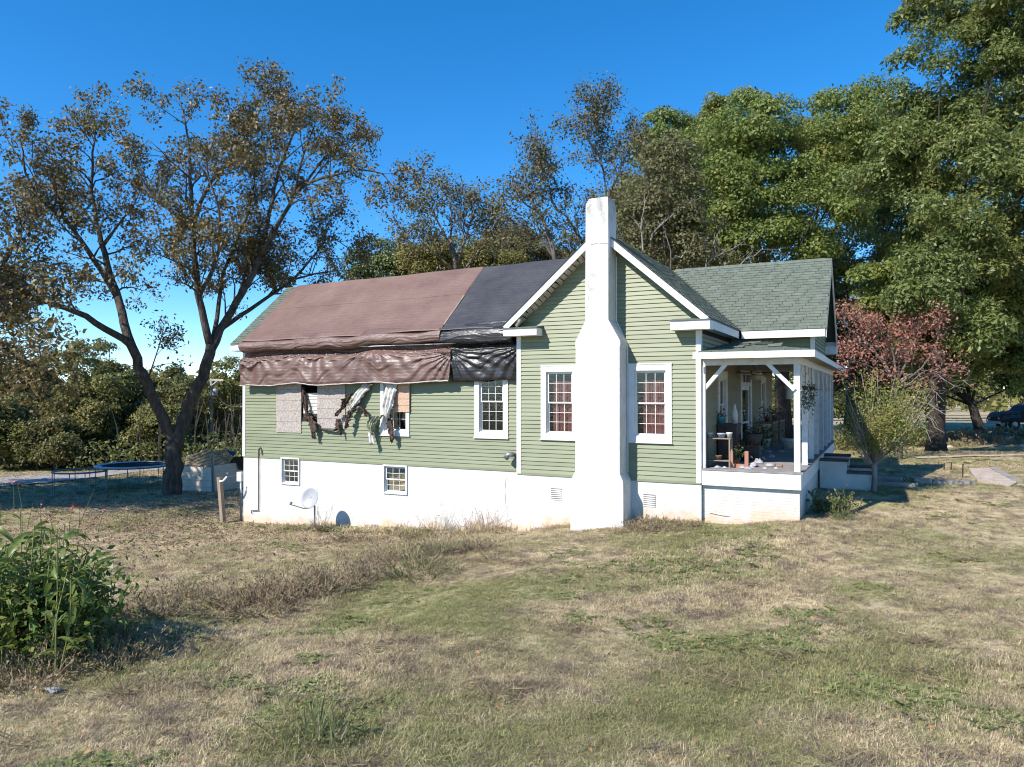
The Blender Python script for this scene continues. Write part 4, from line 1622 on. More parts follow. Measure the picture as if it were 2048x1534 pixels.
trampoline(at_d(268, 925, 37.5), 1.75, 1.22, 'round trampoline with a pale blue pad beside the forked trunk', True, .5)
trampoline(at_d(160, 936, 35.5), 1.15, 1.18, 'bare round trampoline frame without a mat left of the padded one', False, .9)

# power pole
b = at_d(421, 900, 58)
gzp = gz(b[0], b[1])
pole = thing('utility_pole', 'pale utility pole with crossarm and transformer behind the shed', 'utility pole', (b[0], b[1], gzp))
pt = at_d(423, 757, 58)
MB().tube([(b[0], b[1], gzp - .2), (pt[0], pt[1], pt[2])], [.17, .11], 8).build('pole', mk('pole_wood', (.42, .40, .35), (.30, .28, .24), 3, .9), pole)
MB().bar(at_d(424, 760, 57.8), at_d(447, 760, 57.8), .1, .1).build('crossarm', M['white_old'], pole)
MB().bar(at_d(424, 770, 57.8), at_d(434, 762, 57.8), .06, .06).build('brace', M['white_old'], pole)
tr = at_d(430, 792, 57.6)
MB().lathe(tr, [(.01, 0), (.2, .01), (.22, .5), (.12, .56), (.01, .6)], 12).build('transformer', M['dish'], pole, True)
wa, wb = at_d(438, 796, 57.5), at_Y(488, 806, YW - .05)
tt = np.linspace(0, 1, 16)
MB().tube([wa * (1 - q) + wb * q - np.array([0, 0, 1.2 * q * (1 - q)]) for q in tt], .022, 4).build('cable', M['pipe_dark'], pole)

# ---- clutter on the porch
PF = -1.9


def pz_at(u, v):                                            # a point of the porch floor
    r = ray(u, v)
    q = r * (PF / r[2])
    q[1] = max(q[1], YG + .22)
    q[0] = min(max(q[0], X1 + .2), -1.98)
    return q


M['wood_red'] = mk('reddish_wood', (.40, .20, .13), (.28, .13, .08), 6, .5, stretch=(1, 1, .3))
M['wood_dark'] = mk('dark_wood', (.075, .05, .04), (.045, .03, .025), 6, .6)
M['terracotta'] = mk('terracotta', (.22, .12, .085), (.16, .085, .06), 5, .8)
M['ceramic'] = mk('white_ceramic', (.62, .61, .58), (.50, .49, .46), 5, .35)
M['teal'] = mk('teal_ceramic', (.10, .34, .36), None, 5, .35)
M['plasticblue'] = mk('blue_grey_plastic', (.30, .36, .46), None, 5, .45)
M['cloth'] = mk('crumpled_cloth', (.46, .45, .47), (.22, .21, .25), 9, .9)

# broken chair frame on the edge
p = pz_at(1478, 935)
fr = thing('chair_frame', 'broken reddish wooden chair frame standing on the sunny porch edge', 'chair frame', p)
for x in (-.19, .19):
    MB().box(p[0] + x - .045, p[0] + x + .045, p[1] - .05, p[1] + .05, PF, PF + .40 + .02 * (x > 0)).build('leg', M['wood_red'], fr)
MB().box(p[0] - .144, p[0] + .144, p[1] - .04, p[1] + .05, PF + .002, PF + .09).build('rail', M['wood_red'], fr)
MB().box(p[0] - .05, p[0] + .25, p[1] - .12, p[1] - .054, PF + .002, PF + .06).build('rail', M['wood_red'], fr)

# wire plant stand with pots
p = pz_at(1424, 938) + (.05, .25, 0)
stn = thing('plant_stand', 'rusty wire plant stand holding small pots at the left of the porch', 'plant stand', p)
for x, y in ((-.3, -.15), (.3, -.15), (-.3, .15), (.3, .15)):
    MB().box(p[0] + x - .018, p[0] + x + .018, p[1] + y - .018, p[1] + y + .018, PF, PF + .72).build('leg', M['timber'], stn)
MB().box(p[0] - .33, p[0] + .33, p[1] - .17, p[1] + .17, PF + .722, PF + .745).build('shelf', M['timber'], stn)
MB().box(p[0] - .28, p[0] + .28, p[1] - .13, p[1] + .13, PF + .16, PF + .18).build('shelf', M['timber'], stn)


def pot(c, r, h, mat, label, name='flower_pot', cat='flower pot', plant=None, group=None):
    t = thing(name, label, cat, c, group)
    MB().lathe(c, [(r * .65, 0), (r * .95, h * .75), (r, h * .78), (r, h), (r * .86, h), (r * .8, h * .7), (.001, h * .68)], 12).build('pot', mat, t, True)
    if plant is not None:
        rg = np.random.RandomState(int(abs(c[0] * 991 + c[1] * 77)) % 9999)
        n = plant[1]
        P = np.array(c) + (0, 0, h) + rg.normal(size=(n, 3)) * plant[0] * (1, 1, .7) + (0, 0, plant[0] * .8)
        me = leaf_mesh('foliage', P, unit(rg.normal(size=(n, 3)) + (0, -.3, .8)), rg.uniform(.07, .14, n), rg.uniform(.03, .06, n), plant[2], rg, .3, origin=c)
        link('foliage', me, t, c)
    return t


M['potleaf'] = mk_leaf('potted_leaf', [(.06, .10, .03), (.13, .16, .04), (.18, .17, .05)])
M['potleaf_dark'] = mk_leaf('dark_potted_leaf', [(.06, .09, .04), (.10, .11, .06), (.12, .08, .09)])
top = PF + .746
pot((p[0] - .22, p[1], top), .09, .13, M['ceramic'], 'white pot at the left end of the wire stand')
pot((p[0] + .08, p[1] - .04, top), .11, .12, M['plasticblue'], 'round blue grey pot in the middle of the wire stand')
pot((p[0] + .26, p[1] + .04, top), .08, .14, M['ceramic'], 'white pot at the right end of the wire stand')
pot((p[0] + .0, p[1], PF + .181), .09, .12, M['terracotta'], 'clay pot on the lower shelf of the wire stand')
p = pz_at(1453, 926) + (0, .55, 0)
cab = thing('cabinet', 'dark wooden cabinet against the porch wall behind the wire stand', 'cabinet', p)
MB().box(p[0] - .28, p[0] + .22, p[1] - .3, p[1] + .4, PF, PF + 1.0).build('body', M['wood_dark'], cab)
MB().box(p[0] - .31, p[0] + .25, p[1] - .33, p[1] + .43, PF + 1.002, PF + 1.04).build('top', M['wood_dark'], cab)
MB().box(p[0] - .24, p[0] + .18, p[1] - .32, p[1] - .302, PF + .1, PF + .9).build('door', M['wood_dark'], cab)
ct = PF + 1.041
pot((p[0] - .22, p[1] - .1, ct), .13, .2, M['teal'], 'teal bowl pot on the dark cabinet', plant=(.07, 30, M['potleaf_dark']))
bt = thing('bottle', 'tall white bottle shaped ornament on the dark cabinet', 'ornament', (p[0] + .12, p[1] + .0, ct))
MB().lathe((p[0] + .12, p[1], ct), [(.08, 0), (.09, .25), (.05, .42), (.035, .5), (.05, .52), (.001, .55)], 12).build('body', M['ceramic'], bt, True)
bx = thing('basket', 'brown woven basket beside the white ornament', 'basket', (p[0] + .52, p[1] + .5, PF))
MB().lathe((p[0] + .52, p[1] + .5, PF + .45), [(.2, 0), (.27, .3), (.25, .31), (.18, .03), (.001, .03)], 14).build('bowl', M['wood_dark'], bx, True)
MB().box(p[0] + .32, p[0] + .72, p[1] + .32, p[1] + .68, PF, PF + .448).build('stool', M['wood_dark'], bx)
q = pz_at(1482, 925) + (0, .5, 0)
pot(q, .17, .30, M['wood_dark'], 'dark pot of purple leaves near the door', plant=(.2, 140, M['potleaf_dark']))
q = pz_at(1470, 931) + (0, .1, 0)
pot(q, .13, .2, M['terracotta'], 'clay pot with yellow green leaves behind the chair frame', plant=(.13, 110, M['potleaf']))
q = pz_at(1498, 918)
pot(q + (0, .2, 0), .16, .38, M['plasticblue'], 'tilted pale blue jug among the clutter', 'jug', 'jug')
q = pz_at(1575, 897)
pot(q, .24, .34, M['ceramic'], 'white pedestal bowl further along the porch floor', 'bowl', 'bowl')
q = pz_at(1508, 905)
pot(q + (-.2, .8, 0), .2, .34, M['terracotta'], 'clay pot of dark leaves by the door', plant=(.24, 160, M['potleaf_dark']))
q = pz_at(1530, 893)
pot(q + (-.1, .4, 0), .2, .34, M['wood_dark'], 'dark pot of green leaves halfway along the porch', plant=(.26, 160, M['potleaf']))
for u, v, dy, r_, h_, mm, lf, lab in ((1512, 912, .5, .15, .26, 'plasticblue', 'potleaf', 'blue grey pot with pale leaves beyond the tilted jug'), (1545, 888, .9, .18, .30, 'wood_dark', 'potleaf_dark', 'dark pot nearest the far end of the porch floor'),
                                      (1520, 900, 1.4, .16, .30, 'ceramic', 'potleaf', 'white pot with green leaves by the slatted bench'), (1462, 920, 1.2, .14, .3, 'ceramic', 'potleaf_dark', 'white pot with dark leaves beside the cabinet'),
                                      (1490, 908, 1.8, .2, .4, 'wood_dark', 'potleaf', 'large dark pot of leaves in front of the door frame')):
    q = pz_at(u, v)
    pot(q + (0, dy, 0), r_, h_, M[mm], lab, plant=(r_ * 1.2, 130, M[lf]))
# low wooden rail and benches at the wall
for yy, lab in ((27.6, 'low slatted bench under the far porch window'), (29.6, 'low slatted bench at the far end of the porch')):
    bn = thing('bench', lab, 'bench', (-3.6, yy, PF))
    MB().box(-3.95, -3.4, yy - .7, yy + .7, PF + .80, PF + .86).build('seat', M['timber'], bn)
    for k in range(7):
        MB().box(-3.45, -3.405, yy - .68 + k * .22, yy - .62 + k * .22, PF, PF + .798).build('slat', M['timber'], bn)
    pot((-3.65, yy - .2, PF + .861), .13, .18, M['terracotta'], 'clay pot with dark leaves on the ' + ('nearer' if yy < 28 else 'farther') + ' bench', plant=(.16, 90, M['potleaf_dark']))
# rags and scraps of cloth
rg = np.random.RandomState(5)
for (u, v, s, lab) in ((1427, 940, .07, 'crumpled white rag at the foot of the wire stand'), (1507, 932, .10, 'crumpled pale cloth by the blue jug'), (1516, 926, .13, 'larger bundle of pale cloth on the floor'),
                       (1541, 915, .11, 'white rag with dark spots furthest along the floor'), (1540, 932, .09, 'white crumpled rag in the middle of the floor'), (1484, 936, .08, 'grey rag right of the chair frame'),
                       (1497, 938, .07, 'bluish scrap of cloth beyond the chair frame'), (1525, 919, .09, 'pinkish grey rag beside the pale bundle'), (1444, 939, .05, 'small white scrap between the wire stand and the chair frame'), (1552, 938, .05, 'small scrap right by the wooden spool'),
                       (1503, 936, .06, 'small white scrap right of the chair frame'), (1530, 938, .05, 'little grey scrap in the sun at the floor edge'), (1562, 905, .10, 'grey rag in the shade near the white pedestal bowl'), (1535, 905, .10, 'dull rag in the shade between the leafy pots')):
    c = pz_at(u, v)
    G = np.zeros((7, 9, 3))
    for i in range(7):
        for j in range(9):
            a, t_ = j / 8 * 2 * math.pi, i / 6
            r_ = s * (t_ ** .7) * (1 + .5 * float(noise2(math.cos(a) * 1.5 + u, math.sin(a) * 1.5, 3)))
            G[i, j] = c + (r_ * math.cos(a) * 1.3, r_ * math.sin(a), .01 + s * .7 * (1 - t_ ** 1.5) * (1 + float(noise2(i * .9 + u, j * .9, 8))))
    tag(MB().grid(G).build('rag', M['cloth'], None, True, recalc=False), lab, 'rag')
c = pz_at(1557, 934)
sp_ = thing('spool', 'small wooden spool lying on the sunny floor edge', 'spool', c)
MB().tube([c + (-.08, 0, .035), c + (.08, .02, .035)], .02, 8).build('core', M['wood_red'], sp_)
for x in (-.09, .08):
    MB().tube([c + (x, 0, .035), c + (x + .015, 0, .035)], .035, 10).build('flange', M['wood_dark'], sp_)
# ceiling fan with light bowl
fc = at_d(1512, 733, 23.2)
fan = thing('ceiling_fan', 'ceiling fan with a cream light bowl under the porch ceiling', 'ceiling fan', (fc[0], fc[1], .60))
MB().lathe((fc[0], fc[1], .60), [(.03, .27), (.03, .12), (.15, .10), (.2, .02), (.16, -.04), (.05, -.06)], 14).build('motor', M['white_old'], fan, True)
MB().lathe((fc[0], fc[1], .38), [(.001, 0), (.14, .02), (.22, .1), (.24, .16), (.05, .17)], 14).build('light_bowl', mk('cream_glass', (.62, .55, .42), None, 4, .3), fan, True)
for k in range(5):
    a = k * 1.2566 + .2
    dv = np.array([math.cos(a), math.sin(a), 0])
    MB().obox(np.array([fc[0], fc[1], .62]) + dv * .52, dv * .33, np.array([-dv[1], dv[0], .12]) * .07, np.array([0, 0, .006])).build('blade', M['wood_dark'], fan)
# hanging baskets between the posts
for (y, lab) in ((19.75, 'withered hanging plant between the nearest two porch posts'), (21.7, 'withered hanging plant between the second and third posts')):
    c = np.array([PX + .1, y, .1])
    hb = thing('hanging_basket', lab, 'hanging basket', c)
    MB().lathe(c, [(.03, -.04), (.07, .01), (.08, .06), (.06, .06), (.001, .03)], 10).build('pot', M['wood_dark'], hb)
    MB().tube([c + (0, 0, .1), c + (0, 0, .58)], .008, 4).build('wire', M['pipe_dark'], hb)
    n = 160
    P = c + rg.normal(size=(n, 3)) * (.05, .07, .22) + (0, 0, -.18)
    link('foliage', leaf_mesh('foliage', P, unit(rg.normal(size=(n, 3))), rg.uniform(.06, .12, n), rg.uniform(.02, .04, n), M['potleaf_dark'], rg, .8, origin=c), hb, c)
c = at_d(1578, 776, 24)
ln = thing('lantern', 'white domed bird feeder hanging inside the porch', 'bird feeder', c)
MB().lathe(c, [(.14, -.02), (.16, .0), (.12, .09), (.05, .13), (.001, .14)], 12).build('dome', M['ceramic'], ln, True)
MB().lathe(c, [(.10, -.36), (.10, -.03)], 10).build('cage', M['white_old'], ln)
MB().tube([c + (0, 0, .13), (c[0], c[1], .87)], .008, 4).build('wire', M['pipe_dark'], ln)

# ---- yard on the right: sleepers, plank, slab, stakes, truck
M['sleeper'] = mk('grey_sleeper', (.34, .31, .28), (.20, .18, .16), 4, .9, .4, 30, .01, stretch=(.3, 1, 1))


def beam(name, u0, v0, u1, v1, w, h, mat, label, cat):
    p, q = at_g(u0, v0), at_g(u1, v1)
    q[2], p[2] = gz(q[0], q[1]), gz(p[0], p[1])
    mb = MB().bar(p + (0, 0, h * .42), q + (0, 0, h * .42), w, h)
    return tag(mb.build(name, mat), label, cat)


beam('sleeper', 1752, 964, 1862, 969, .2, .2, M['sleeper'], 'long grey timber edging right of the crape myrtle', 'timber')
beam('sleeper', 1866, 969, 1948, 971, .2, .16, M['sleeper'], 'shorter grey timber edging beside the pale slab', 'timber')
beam('sleeper', 1750, 974, 1835, 977, .18, .16, M['sleeper'], 'lower grey timber edging in the house shadow', 'timber')
beam('plank', 1984, 938, 2036, 966, .26, .08, M['sleeper'], 'weathered plank lying across the pale slab corner', 'plank')
pts = [at_g(1938, 942), at_g(1990, 940), at_g(2034, 968), at_g(2022, 977), at_g(1955, 966)]
tag(MB().prism([q + (0, 0, -.05) for q in pts], (0, 0, .10)).build('concrete_slab', M['pale_dirt']), 'cracked pale concrete slab in the grass on the right', 'slab')
for (u, v, h_, lab) in ((1925, 957, .5, 'thin rusty stake beside the pale slab'), (1888, 942, .28, 'short stake stump left of the slab'), (1902, 942, .32, 'short stake stump nearer the slab')):
    c = at_g(u, v)
    tag(MB().tube([c - (0, 0, .05), c + (.02, 0, h_)], .025, 5).build('stake', M['wood_dark']), lab, 'stake')
for k, (u, v, lab, mm) in enumerate(((2037, 885, 'clay flower pot among the weeds at the right edge', M['terracotta']), (2018, 884, 'grey bucket beside the clay flower pot', M['plasticblue']), (2012, 876, 'pale pot behind the grey bucket', M['ceramic']))):
    c = at_g(u, v)
    pot(c, .2, .34, mm, lab)
for k, (u, v) in enumerate(((1817, 892), (1826, 890), (1836, 892), (1880, 896), (1900, 897), (1985, 899), (2010, 897), (2040, 897))):
    c = at_g(u, v)
    rg2 = np.random.RandomState(k)
    mb = MB().lathe(c - (0, 0, .03), [(.001, 0), (.16, .02), (.19, .09), (.12, .16), (.001, .18)], 7)
    mb.v = [tuple(np.array(q) + rg2.normal(size=3) * .02) for q in mb.v]
    tag(mb.build('rock', M['pale_dirt']), 'small pale rock edging the far lawn', 'rock', 'pale rocks along the lawn edge')

# dark pickup under a blue sheet at the right edge
tc = at_d(2006, 845, 56)
gt = gz(tc[0], tc[1])
truck = thing('pickup_truck', 'dark pickup truck with blue sheeting at the right edge of the lawn', 'truck', (tc[0], tc[1], gt))
ax = unit(np.array([.93, .36, 0]))
sd = np.array([-ax[1], ax[0], 0])
M['carpaint'] = mk('black_paint', (.014, .013, .013), None, 3, .55, spec=.2)
M['tyre'] = mk('tyre_rubber', (.015, .015, .015), None, 3, .85)


def tp(a, s, z):
    return np.array([tc[0], tc[1], gt]) + ax * a + sd * s + np.array([0, 0, z])


prof = [(-.6, .5), (-.62, 1.0), (-.5, 1.12), (.75, 1.2), (1.25, 1.75), (1.5, 1.85), (3.0, 1.85), (3.15, 1.2), (4.9, 1.2), (4.95, .5)]
MB().prism([tp(a, -.92, z) for a, z in prof], sd * 1.84).build('body', M['carpaint'], truck)
MB().prism([tp(a, -.95, z) for a, z in ((1.0, 1.25), (1.35, 1.72), (2.0, 1.75), (2.0, 1.25))], sd * .02).build('window', M['glass'], truck)
MB().prism([tp(a, -.95, z) for a, z in ((2.08, 1.25), (2.08, 1.75), (2.9, 1.75), (2.98, 1.25))], sd * .02).build('window', M['glass'], truck)
for a in (.35, 3.9):
    for s in (-.95, .72):
        w = MB().tube([tp(a, s, .38), tp(a, s + .24, .38)], .38, 16).build('wheel', M['tyre'], truck)
        MB().tube([tp(a, s - .012, .38), tp(a, s - .004, .38)], .2, 12).build('rim', M['metal_grey'], w)
for s in (-.7, .7):
    MB().obox(tp(-.63, s, .85), ax * .02, sd * .16, np.array([0, 0, .1])).build('headlight', M['ceramic'], truck)
MB().obox(tp(-.68, 0, .5), ax * .05, sd * .9, np.array([0, 0, .1])).build('bumper', M['metal_grey'], truck)
sh = thing('tarpaulin', 'crumpled blue and grey sheeting draped over the truck bonnet', 'tarpaulin', tp(.2, 0, 1.2))
G = np.zeros((12, 16, 3))
for i in range(12):
    for j in range(16):
        a, s = -.72 + 1.45 * j / 15, -1.02 + 2.04 * i / 11
        zz = np.interp(a, [-.7, -.5, .7, 1.2], [.85, 1.18, 1.28, 1.8]) + .1 * float(noise2(i * .7, j * .7, 2)) - (.45 if i in (0, 11) else 0)
        G[i, j] = tp(a, s, zz + .06)
MB().grid(G).build('sheet', mk('blue_grey_sheeting', (.03, .036, .05), (.075, .072, .07), 3, .7, lo=.45, hi=.55), sh, True, recalc=False)

# scrap in the foreground
c = at_g(103, 1395)
G = np.zeros((6, 8, 3))
for i in range(6):
    for j in range(8):
        x, y = (j / 7 - .5) * .17, (i / 5 - .5) * .13
        G[i, j] = c + (x, y, .05 + .05 * math.cos(x * 16) - .25 * abs(y) + .03 * float(noise2(i * .8, j * .8, 5)))
tag(MB().grid(G).build('leaf_scrap', M['cloth'], None, True, recalc=False), 'single curled pale scrap lying on the grass at the lower left', 'scrap')

# ------------------------------------------------------------------ trees
LM = {
    'pecan': mk_leaf('pecan_leaf', [(0.096, 0.074, 0.025), (0.147, 0.110, 0.034), (0.192, 0.141, 0.053), (0.260, 0.200, 0.100)], .25, .5, .5, (0.169, 0.157, 0.033)),
    'sparse': mk_leaf('brown_leaf', [(0.097, 0.084, 0.037), (0.145, 0.124, 0.053), (0.194, 0.163, 0.077)], .22, .6, .6, (0.106, 0.134, 0.035)),
    'oak': mk_leaf('oak_leaf', [(0.099, 0.149, 0.035), (0.153, 0.209, 0.048), (0.212, 0.259, 0.066), (0.266, 0.292, 0.086)], .42, .5, .22, (0.326, 0.297, 0.075)),
    'oak_dark': mk_leaf('dark_oak_leaf', [(0.098, 0.140, 0.040), (0.161, 0.202, 0.058), (0.230, 0.252, 0.079)], .4, .45, .22, (0.287, 0.269, 0.068)),
    'bronze': mk_leaf('bronze_leaf', [(.13, .125, .06), (.19, .165, .085), (.14, .165, .055), (.25, .20, .125)], .4, .6, .4, (.16, .185, .06)),
    'wood': mk_leaf('woodland_leaf', [(0.128, 0.147, 0.043), (0.203, 0.203, 0.060), (0.285, 0.252, 0.084)], .4, .55, .2, (0.390, 0.280, 0.096)),
    'wood_gold': mk_leaf('golden_leaf', [(0.126, 0.139, 0.047), (0.170, 0.172, 0.060), (0.207, 0.176, 0.072)], .4, .55, .3, (0.244, 0.176, 0.072)),
    'wood_dark': mk_leaf('deep_woodland_leaf', [(0.093, 0.120, 0.043), (0.153, 0.168, 0.057), (0.221, 0.224, 0.070)], .4, .5, .25, (0.289, 0.248, 0.078)),
    'red': mk_leaf('dogwood_leaf', [(0.328, 0.119, 0.089), (0.410, 0.162, 0.122), (0.481, 0.236, 0.178), (0.236, 0.099, 0.070)], .4, .6, .7, (0.410, 0.246, 0.150)),
    'myrtle': mk_leaf('myrtle_leaf', [(0.197, 0.213, 0.045), (0.269, 0.270, 0.059), (0.161, 0.193, 0.050), (0.323, 0.290, 0.081)], .4, .5, .8, (0.323, 0.280, 0.072)),
    'pine': mk_leaf('pine_needles', [(0.091, 0.131, 0.044), (0.143, 0.181, 0.061), (0.189, 0.206, 0.072)], .22, .5, .3),
    'dryweed': mk_leaf('dry_weed', [(0.205, 0.157, 0.099), (0.328, 0.262, 0.153), (0.267, 0.194, 0.116), (0.134, 0.105, 0.067)], .2, .8, .8, (0.175, 0.178, 0.067)),
    'weedgreen': mk_leaf('green_weed', [(.10, .135, .045), (.15, .18, .065), (.20, .20, .09)], .4, .6, .8, (.23, .20, .10)),
}


def px_poly(pts, d):
    return np.array([at_d(q[0], q[1], d + (q[2] if len(q) > 2 else 0)) for q in pts])


def resample(P, n):
    P = np.asarray(P, float)
    L_ = np.concatenate([[0], np.cumsum(np.linalg.norm(np.diff(P, axis=0), axis=1))])
    t = np.linspace(0, L_[-1], n)
    return np.stack([np.interp(t, L_, P[:, k]) for k in range(3)], 1), L_[-1]


def grow(rng, P, R, level, spec, out, tips):
    """out: (polyline, radii, sides); tips: end twigs where leaves sit"""
    out.append((P, R, 9 if level == 0 else (6 if level == 1 else (4 if level == 2 else 3))))
    L_ = np.linalg.norm(np.diff(P, axis=0), axis=1).sum()
    if level >= spec['levels']:
        tips.append(P)
        return
    n = int(L_ * spec['per_m'][level]) + 1
    for k in range(n):
        s = rng.uniform(spec['from'][level], 1.0)
        x = s * (len(P) - 1)
        i = min(int(x), len(P) - 2)
        p = P[i] + (P[i + 1] - P[i]) * (x - i)
        T = unit(P[i + 1] - P[i])
        q = rng.normal(size=3)
        q -= T * (q @ T)
        q = unit(q)
        a = rng.uniform(.5, 1.15)
        D = unit(T * math.cos(a) + q * math.sin(a) + np.array([0, 0, spec['up'][level]]))
        l = max(.35, spec['len'][level] * rng.uniform(.55, 1.25) * (1.15 - .5 * s))
        m = 5
        pts, c = [p], p
        for j in range(m - 1):
            D = unit(D + rng.normal(size=3) * .22 + np.array([0, 0, spec['droop'][level] * (j / (m - 1))]))
            c = c + D * l / (m - 1)
            pts.append(c)
        r = min(np.interp(x, range(len(R)), R) * .6, spec['rad'][level])
        grow(rng, np.array(pts), np.linspace(r, max(r * .3, .006), m), level + 1, spec, out, tips)


def build_tree(name, label, cat, limbs, spec, bark, leafm, seed, leaves_per_tip, lsize, spread=.22, droop=.4, group=None, crown_name='crown'):
    rng = np.random.RandomState(seed)
    out, tips = [], []
    for P, r0, r1, lev in limbs:
        Q, L_ = resample(P, max(6, int(len(P) * 2.2)))
        Q = Q + rng.normal(size=Q.shape) * min(.05, r0 * .12)
        Q[0] = P[0]
        if lev is None:
            out.append((Q, np.linspace(r0, r1, len(Q)), 12))
        else:
            grow(rng, Q, np.linspace(r0, r1, len(Q)), lev, spec, out, tips)
    base = np.array(limbs[0][0][0], float)
    root = thing(name, label, cat, base, group)
    big, small = MB(), MB()
    for P, R, n in out:
        (big if n >= 9 else small).tube(P, R, n)
    big.build('trunk', bark, root, True, origin=base, recalc=False)
    if small.v:
        small.build('branches', bark, root, True, origin=base, recalc=False)
    if tips and leaves_per_tip:
        P = []
        for t in tips:
            k = rng.poisson(leaves_per_tip)
            if rng.rand() < spec.get('bare', 0):
                continue
            s = rng.uniform(.25, 1.05, k) * (len(t) - 1)
            i = np.clip(s.astype(int), 0, len(t) - 2)
            P.append(t[i] + (t[i + 1] - t[i]) * (s - i)[:, None] + rng.normal(size=(k, 3)) * spread)
        P = np.concatenate(P)
        n = len(P)
        N = unit(rng.normal(size=(n, 3)) + np.array([-.1, -.2, .7]))
        sz = rng.uniform(.6, 1.3, n) * lsize
        link(crown_name, leaf_mesh(crown_name, P, N, sz, sz * rng.uniform(.38, .6, n), leafm, rng, droop, origin=base), root, base)
    return root


# the forked pecan
D = 33.7
b0 = at_g(352, 990)
D = float(b0 @ FWD)
pl = lambda *q: px_poly(q, D)
limbs = [
    (pl((347, 1004), (347, 960), (346, 915), (347, 880)), .45, .35, None),
    (pl((346, 905, .05), (340, 868, -.05), (330, 840, -.2), (309, 798, -.4), (289, 758, -.6), (272, 716, -.8), (260, 684, -1)), .275, .20, None),
    (pl((348, 905, -.05), (355, 872, 0), (366, 842, .1), (381, 808, .2), (399, 764, .3), (414, 725, .3), (423, 690, .3)), .31, .235, None),
    (pl((264, 692, -1), (238, 672, -1.3), (205, 655, -1.8), (170, 632, -2.2), (120, 612, -2.6), (60, 592, -3), (5, 562, -3), (-50, 545, -3)), .17, .04, 0),
    (pl((262, 690, -1), (248, 640, -.8), (234, 590, -.5), (220, 545, -.2), (206, 495, .2), (192, 445, .5), (183, 385, .6), (184, 310, .4), (191, 265, .3), (188, 235, .3)), .21, .02, 0),
    (pl((236, 598, -.5), (205, 545, -1), (172, 495, -1.4), (140, 448, -1.6), (105, 415, -2), (72, 385, -2.2), (50, 345, -2.4), (45, 300, -2.6), (40, 260, -2.6)), .14, .02, 0),
    (pl((197, 460, .5), (170, 425, .9), (140, 395, 1.4), (100, 362, 2)), .07, .02, 0),
    (pl((422, 698, .3), (410, 650, .2), (400, 600, 0), (390, 530, -.3), (385, 450, -.6), (382, 380, -.7), (378, 300, -.6), (370, 235, -.5), (358, 200, -.4)), .19, .02, 0),
    (pl((399, 595, 0), (420, 550, -.8), (436, 512, -1.3), (442, 470, -1.6), (436, 410, -1.8), (410, 330, -2), (430, 270, -2)), .10, .02, 0),
    (pl((386, 450, -.6), (405, 395, -.2), (430, 350, .5), (480, 302, 1), (530, 275, 1.4), (500, 225, 1.4)), .10, .02, 0),
    (pl((422, 700, .3), (446, 650, .7), (473, 605, 1), (502, 555, 1.3), (522, 508, 1.5)), .20, .14, 0),
    (pl((520, 514, 1.5), (532, 460, 1.8), (541, 417, 2), (555, 347, 2.2), (572, 301, 2.2), (590, 262, 2.2), (568, 210, 2), (535, 160, 1.9)), .12, .015, 0),
    (pl((520, 514, 1.5), (558, 446, 1), (590, 389, .6), (611, 366, .4), (664, 350, 0), (717, 338, -.3), (766, 348, -.6), (796, 385, -.8)), .125, .015, 0),
    (pl((611, 366, .4), (645, 318, .9), (685, 285, 1.3), (730, 262, 1.6)), .065, .015, 0),
    (pl((590, 389, .6), (600, 330, .2), (625, 260, -.2), (640, 225, -.4)), .065, .015, 0),
    (pl((424, 700, .3), (436, 620, 1), (445, 550, 1.6), (470, 490, 2.2), (497, 425, 2.6), (510, 360, 2.8), (500, 270, 2.8)), .12, .015, 0),
    (pl((470, 612, 1), (488, 560, 1.9), (503, 505, 2.6), (530, 430, 3)), .08, .015, 0),
    (pl((446, 655, .7), (500, 618, 2.4), (545, 588, 3.4), (590, 558, 4), (625, 515, 4.4), (660, 470, 4.6), (700, 500, 4.6)), .12, .02, 0),
    (pl((590, 558, 4), (640, 545, 4.6), (700, 540, 5)), .06, .015, 0),
    (pl((385, 455, -.6), (345, 425, -1), (305, 392, -1.3), (275, 345, -1.5), (268, 300, -1.5)), .09, .015, 0),
    (pl((208, 490, .2), (240, 445, .8), (268, 410, 1.2), (285, 370, 1.4)), .07, .015, 0),
    (pl((392, 545, -.3), (345, 520, -1.2), (305, 505, -1.8)), .06, .015, 0),
    (pl((293, 766, -.6), (316, 700, -1.2), (328, 650, -1.6)), .035, .015, 1),
]
spec_p = dict(levels=3, per_m=[1.35, 1.7, 2.2], **{'from': [.22, .2, .15]}, up=[.25, .1, 0], len=[2.5, 1.25, .7], droop=[-.05, -.25, -.5], rad=[.05, .02, .009], bare=.10)
build_tree('pecan_tree', 'large forked pecan tree with thin brown leaves left of the house', 'tree', limbs, spec_p, M['bark'], LM['pecan'], 3, 34, .18, .17, .5)
rng = np.random.RandomState(6)
nc = at_d(56, 238, D - 2.6)
P = nc + rng.normal(size=(420, 3)) * (.17, .17, .24)
tag(link('squirrel_nest', leaf_mesh('squirrel_nest', P, unit(rng.normal(size=P.shape)), rng.uniform(.10, .22, 420), rng.uniform(.04, .09, 420), LM['sparse'], rng, .3, origin=nc), None, nc),
    'clump of dead leaves high in the left limb of the pecan', 'nest')

